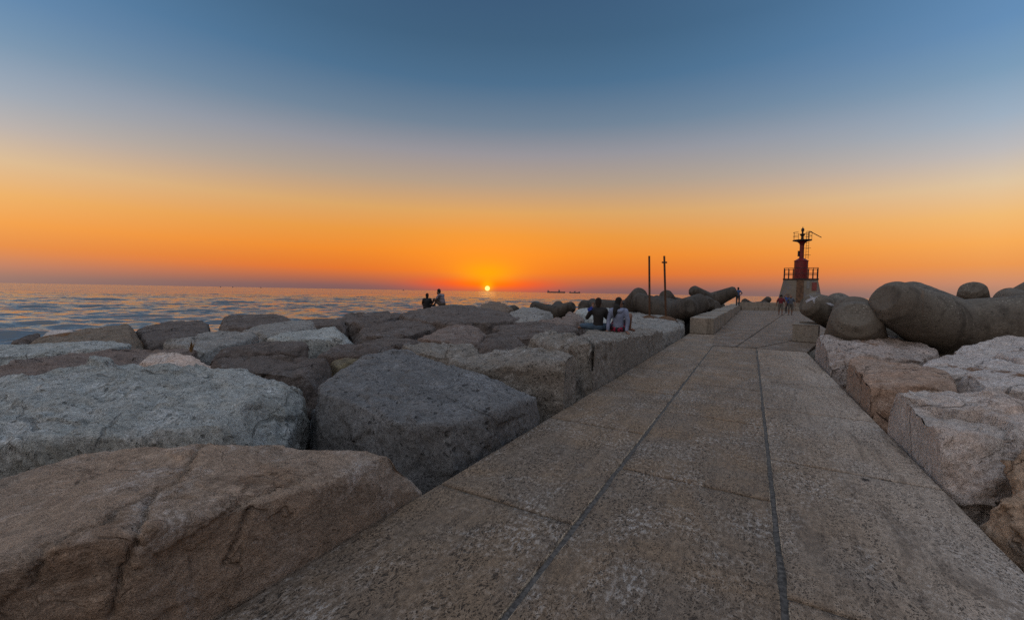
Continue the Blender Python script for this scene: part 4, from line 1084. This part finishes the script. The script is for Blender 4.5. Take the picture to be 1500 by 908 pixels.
person('walking person in a blue top with both arms raised over the head', q, facing_cam(q), dict(w1, el=(-.30, .02, 1.62), wl=(-.10, .03, 1.84), er=(.30, .02, 1.62), wr=(.10, .03, 1.84), handl=(1, 0, .15), handr=(-1, 0, .15)), (cloth('blue_top', (.02, .06, .26)), cloth('dark_trousers', (.035, .035, .045))), hair='short', sleeve=.4, leg_cover=1.9, group='people walking on the pier', scale=1.02)
# man standing at the far end of the bench
q = P(1080.5, 447.6, .68)
person('person in a blue shirt standing at the bench row\'s far end, hand on hip', q, facing_cam(q) + PI - .3, dict(er=(.36, -.02, 1.18), wr=(.17, .06, 1.02), handr=(-.6, .6, -.3), el=(-.32, .05, 1.18), wl=(-.22, .18, 1.0)), (cloth('light_blue_shirt', (.03, .075, .19)), cloth('dark_jeans', (.04, .042, .05))), hair='short', sleeve=.5, leg_cover=1.9)
def seated(q):
    dg = bpy.context.evaluated_depsgraph_get(); dg.update()
    ok, hit, *_ = scene.ray_cast(dg, Vector((q.x, q.y, q.z + 1.2)), Vector((0, 0, -1)), distance=3.0)
    return Vector((q.x, q.y, hit.z - .015)) if ok else q
# sitting poses: seat at z=0 of the root, facing +y
def sit(**k):
    b = dict(pelvis=(0, 0, .12), waist=(0, -.02, .25), chest=(0, -.03, .44), neck=(0, -.0, .61), head=(0, .03, .73), crown=(0, .015, .81),
             sl=(-.17, -.02, .555), sr=(.17, -.02, .555), el=(-.25, .02, .30), er=(.25, .02, .30), wl=(-.18, .22, .22), wr=(.18, .22, .22),
             hl=(-.10, .06, .105), hr=(.10, .06, .105), kl=(-.16, .40, .34), kr=(.16, .40, .34), al=(-.13, .62, .06), ar=(.13, .62, .06), tl=(-.13, .76, .02), tr=(.13, .76, .02))
    b.update(k); return b
away = lambda v: facing_cam(v) + PI
q = seated(D(625.5, 455.5, 21.0))
person('dark sitting figure seen from behind, the lower one of the couple', q, away(q), sit(), (cloth('black_shirt', (.012, .012, .014)), cloth('black_trousers', (.02, .018, .018))), hair='short', sleeve=.7, leg_cover=1.8, scale=.92, bulk=1.12, group='couple watching the sunset')
q = seated(D(648.5, 451.2, 21.0))
m, h, p = new_mat('striped_shirt'); v = h.n('ShaderNodeTexCoord').outputs['Object']
wv = h.n('ShaderNodeTexWave', i_Vector=v, i_Scale=4.2, bands_direction='Z').outputs[0]
h.set(p.inputs['Base Color'], h.mix(h.rng(wv, .42, .55), (.03, .03, .05), (.30, .28, .33))); p.inputs['Roughness'].default_value = .9
person('sitting figure in a striped shirt leaning over, the higher one of the couple', q, away(q) + .95, sit(chest=(0, .10, .44), waist=(0, .02, .26), neck=(0, .19, .60), head=(0, .26, .70), crown=(0, .255, .78), sl=(-.17, .10, .55), sr=(.17, .10, .55), el=(-.24, .26, .32), er=(.24, .26, .32), wl=(-.14, .42, .30), wr=(.14, .42, .30)),
       (m, cloth('brown_trousers', (.06, .045, .035))), hair='short', sleeve=.7, leg_cover=1.2, group='couple watching the sunset', face=(0, 1, -.25))
# the two women
q = seated(D(876, 485.2, 9.75))
wa = person('dark haired woman in a black top and jeans sitting cross legged, holding up a phone', q, away(q), sit(kl=(-.44, .20, .10), al=(-.10, .42, .06), tl=(-.24, .40, .04), kr=(.40, .26, .12), ar=(-.16, .30, .06), tr=(-.52, .16, .06), el=(-.30, .06, .34), wl=(-.17, .20, .60), er=(.26, .08, .32), wr=(.05, .26, .50), handl=(.1, .2, .8), handr=(-.6, .2, .7), head=(-.01, .04, .72), crown=(-.01, .02, .80)),
       (cloth('black_top', (.014, .013, .014)), cloth('blue_jeans', (.05, .09, .14)), plain_mat('dark_brown_hair', (.022, .014, .011), .95, 0, .4, 60)), hair='bun', sleeve=1.8, leg_cover=1.75, scale=.86, group='two women sitting by the walkway', bare=True)
q = seated(D(905, 485.6, 9.7))
m, h, p = new_mat('flowered_shorts'); v = h.n('ShaderNodeTexCoord').outputs['Object']
h.set(p.inputs['Base Color'], h.mix(h.rng(h.noise(v, 17, 1, .5), .54, .58), (.02, .016, .022), (.34, .02, .07))); p.inputs['Roughness'].default_value = .9
wb = person('long haired woman in a white hooded top and flowered shorts, leaning on her hands', q, away(q), sit(chest=(0, -.05, .43), waist=(0, -.03, .26), neck=(0, -.035, .61), head=(.02, -.01, .735), crown=(.01, -.015, .815), sl=(-.17, -.05, .555), sr=(.17, -.05, .555),
       el=(-.24, -.10, .30), wl=(-.25, -.16, .05), er=(.24, -.11, .30), wr=(.21, -.17, .05), handl=(-.5, -.5, -.25), handr=(.3, -.7, -.25), kl=(-.08, .44, .34), al=(-.05, .66, .06), tl=(-.04, .80, .02), kr=(.30, .36, .43), ar=(.30, .50, .06), tr=(.42, .62, .02)),
       (cloth('white_hooded_top', (.18, .215, .32)), m), hair='long', face=(.9, .45, 0), sleeve=1.9, leg_cover=.45, group='two women sitting by the walkway', bare=True, scale=.9)
skin('hood', {'a': (Vector((-.11, -.10, .59)), .045), 'b': (Vector((-.05, -.165, .555)), .055), 'c': (Vector((.05, -.165, .555)), .055), 'd': (Vector((.11, -.10, .59)), .045)}, [('a', 'b'), ('b', 'c'), ('c', 'd')], bpy.data.materials['white_hooded_top'], wb)
bm = bmesh.new(); fd = Vector((.9, .45, 0)).normalized(); sd = Vector((-fd.y, fd.x, 0)); hc = Vector((.02, -.03, .755))
for s in (-1, 1):
    c_ = hc + fd * .088 + sd * .036 * s; add_cyl(bm, c_ - fd * .008, c_ + fd * .012, .03, None, 12)
    add_cyl(bm, c_ + sd * .03 * s, hc - fd * .02 + sd * .095 * s, .006, None, 6)
bm_obj('sunglasses', bm, plain_mat('black_plastic', (.01, .01, .01), .2), wb)
# the phone in the first woman's hands
ph = D(864.0, 451.0, 9.55)
bm = bmesh.new(); add_box(bm, (0, 0, 0), (.07, .011, .13), 0, .004); bm2 = bmesh.new(); add_cyl(bm2, (.02, -.007, .05), (.02, -.012, .05), .012, None, 10)
o = bm_obj('phone', bm, plain_mat('blue_phone_case', (.02, .05, .34), .4)); o.location = D(864.5, 452.5, 9.60); o.rotation_euler = (0, R(62), wa.rotation_euler[2] + .3)
bm_obj('camera_lens', bm2, plain_mat('lens_glass', (.02, .02, .02), .1), o)
tag(o, 'blue phone held up by the woman in the black top', 'phone')

# ------------------------------------------------------------------ dry weed in a crack
bm = bmesh.new(); rnd = random.Random(5)
for i in range(26):
    a = rnd.uniform(0, 2 * PI); l = rnd.uniform(.10, .24); ln_ = rnd.uniform(.1, .6); wd = .008
    d = Vector((math.cos(a), math.sin(a), 0)); s = Vector((-d.y, d.x, 0))
    b0 = d * .015; b1 = d * ln_ * l * .5 + Vector((0, 0, l * .6)); b2 = d * ln_ * l + Vector((0, 0, l))
    v = [bm.verts.new(x) for x in (b0 - s * wd, b0 + s * wd, b1 + s * wd * .8, b1 - s * wd * .8, b2)]
    bm.faces.new(v[:4]); bm.faces.new((v[3], v[2], v[4]))
o = bm_obj('dry_weed', bm, plain_mat('dry_grass', (.22, .14, .06), .9)); o.location = P(280, 515.5, .33)
tag(o, 'small dry weed growing on the flat brown shelf of rock', 'weed')
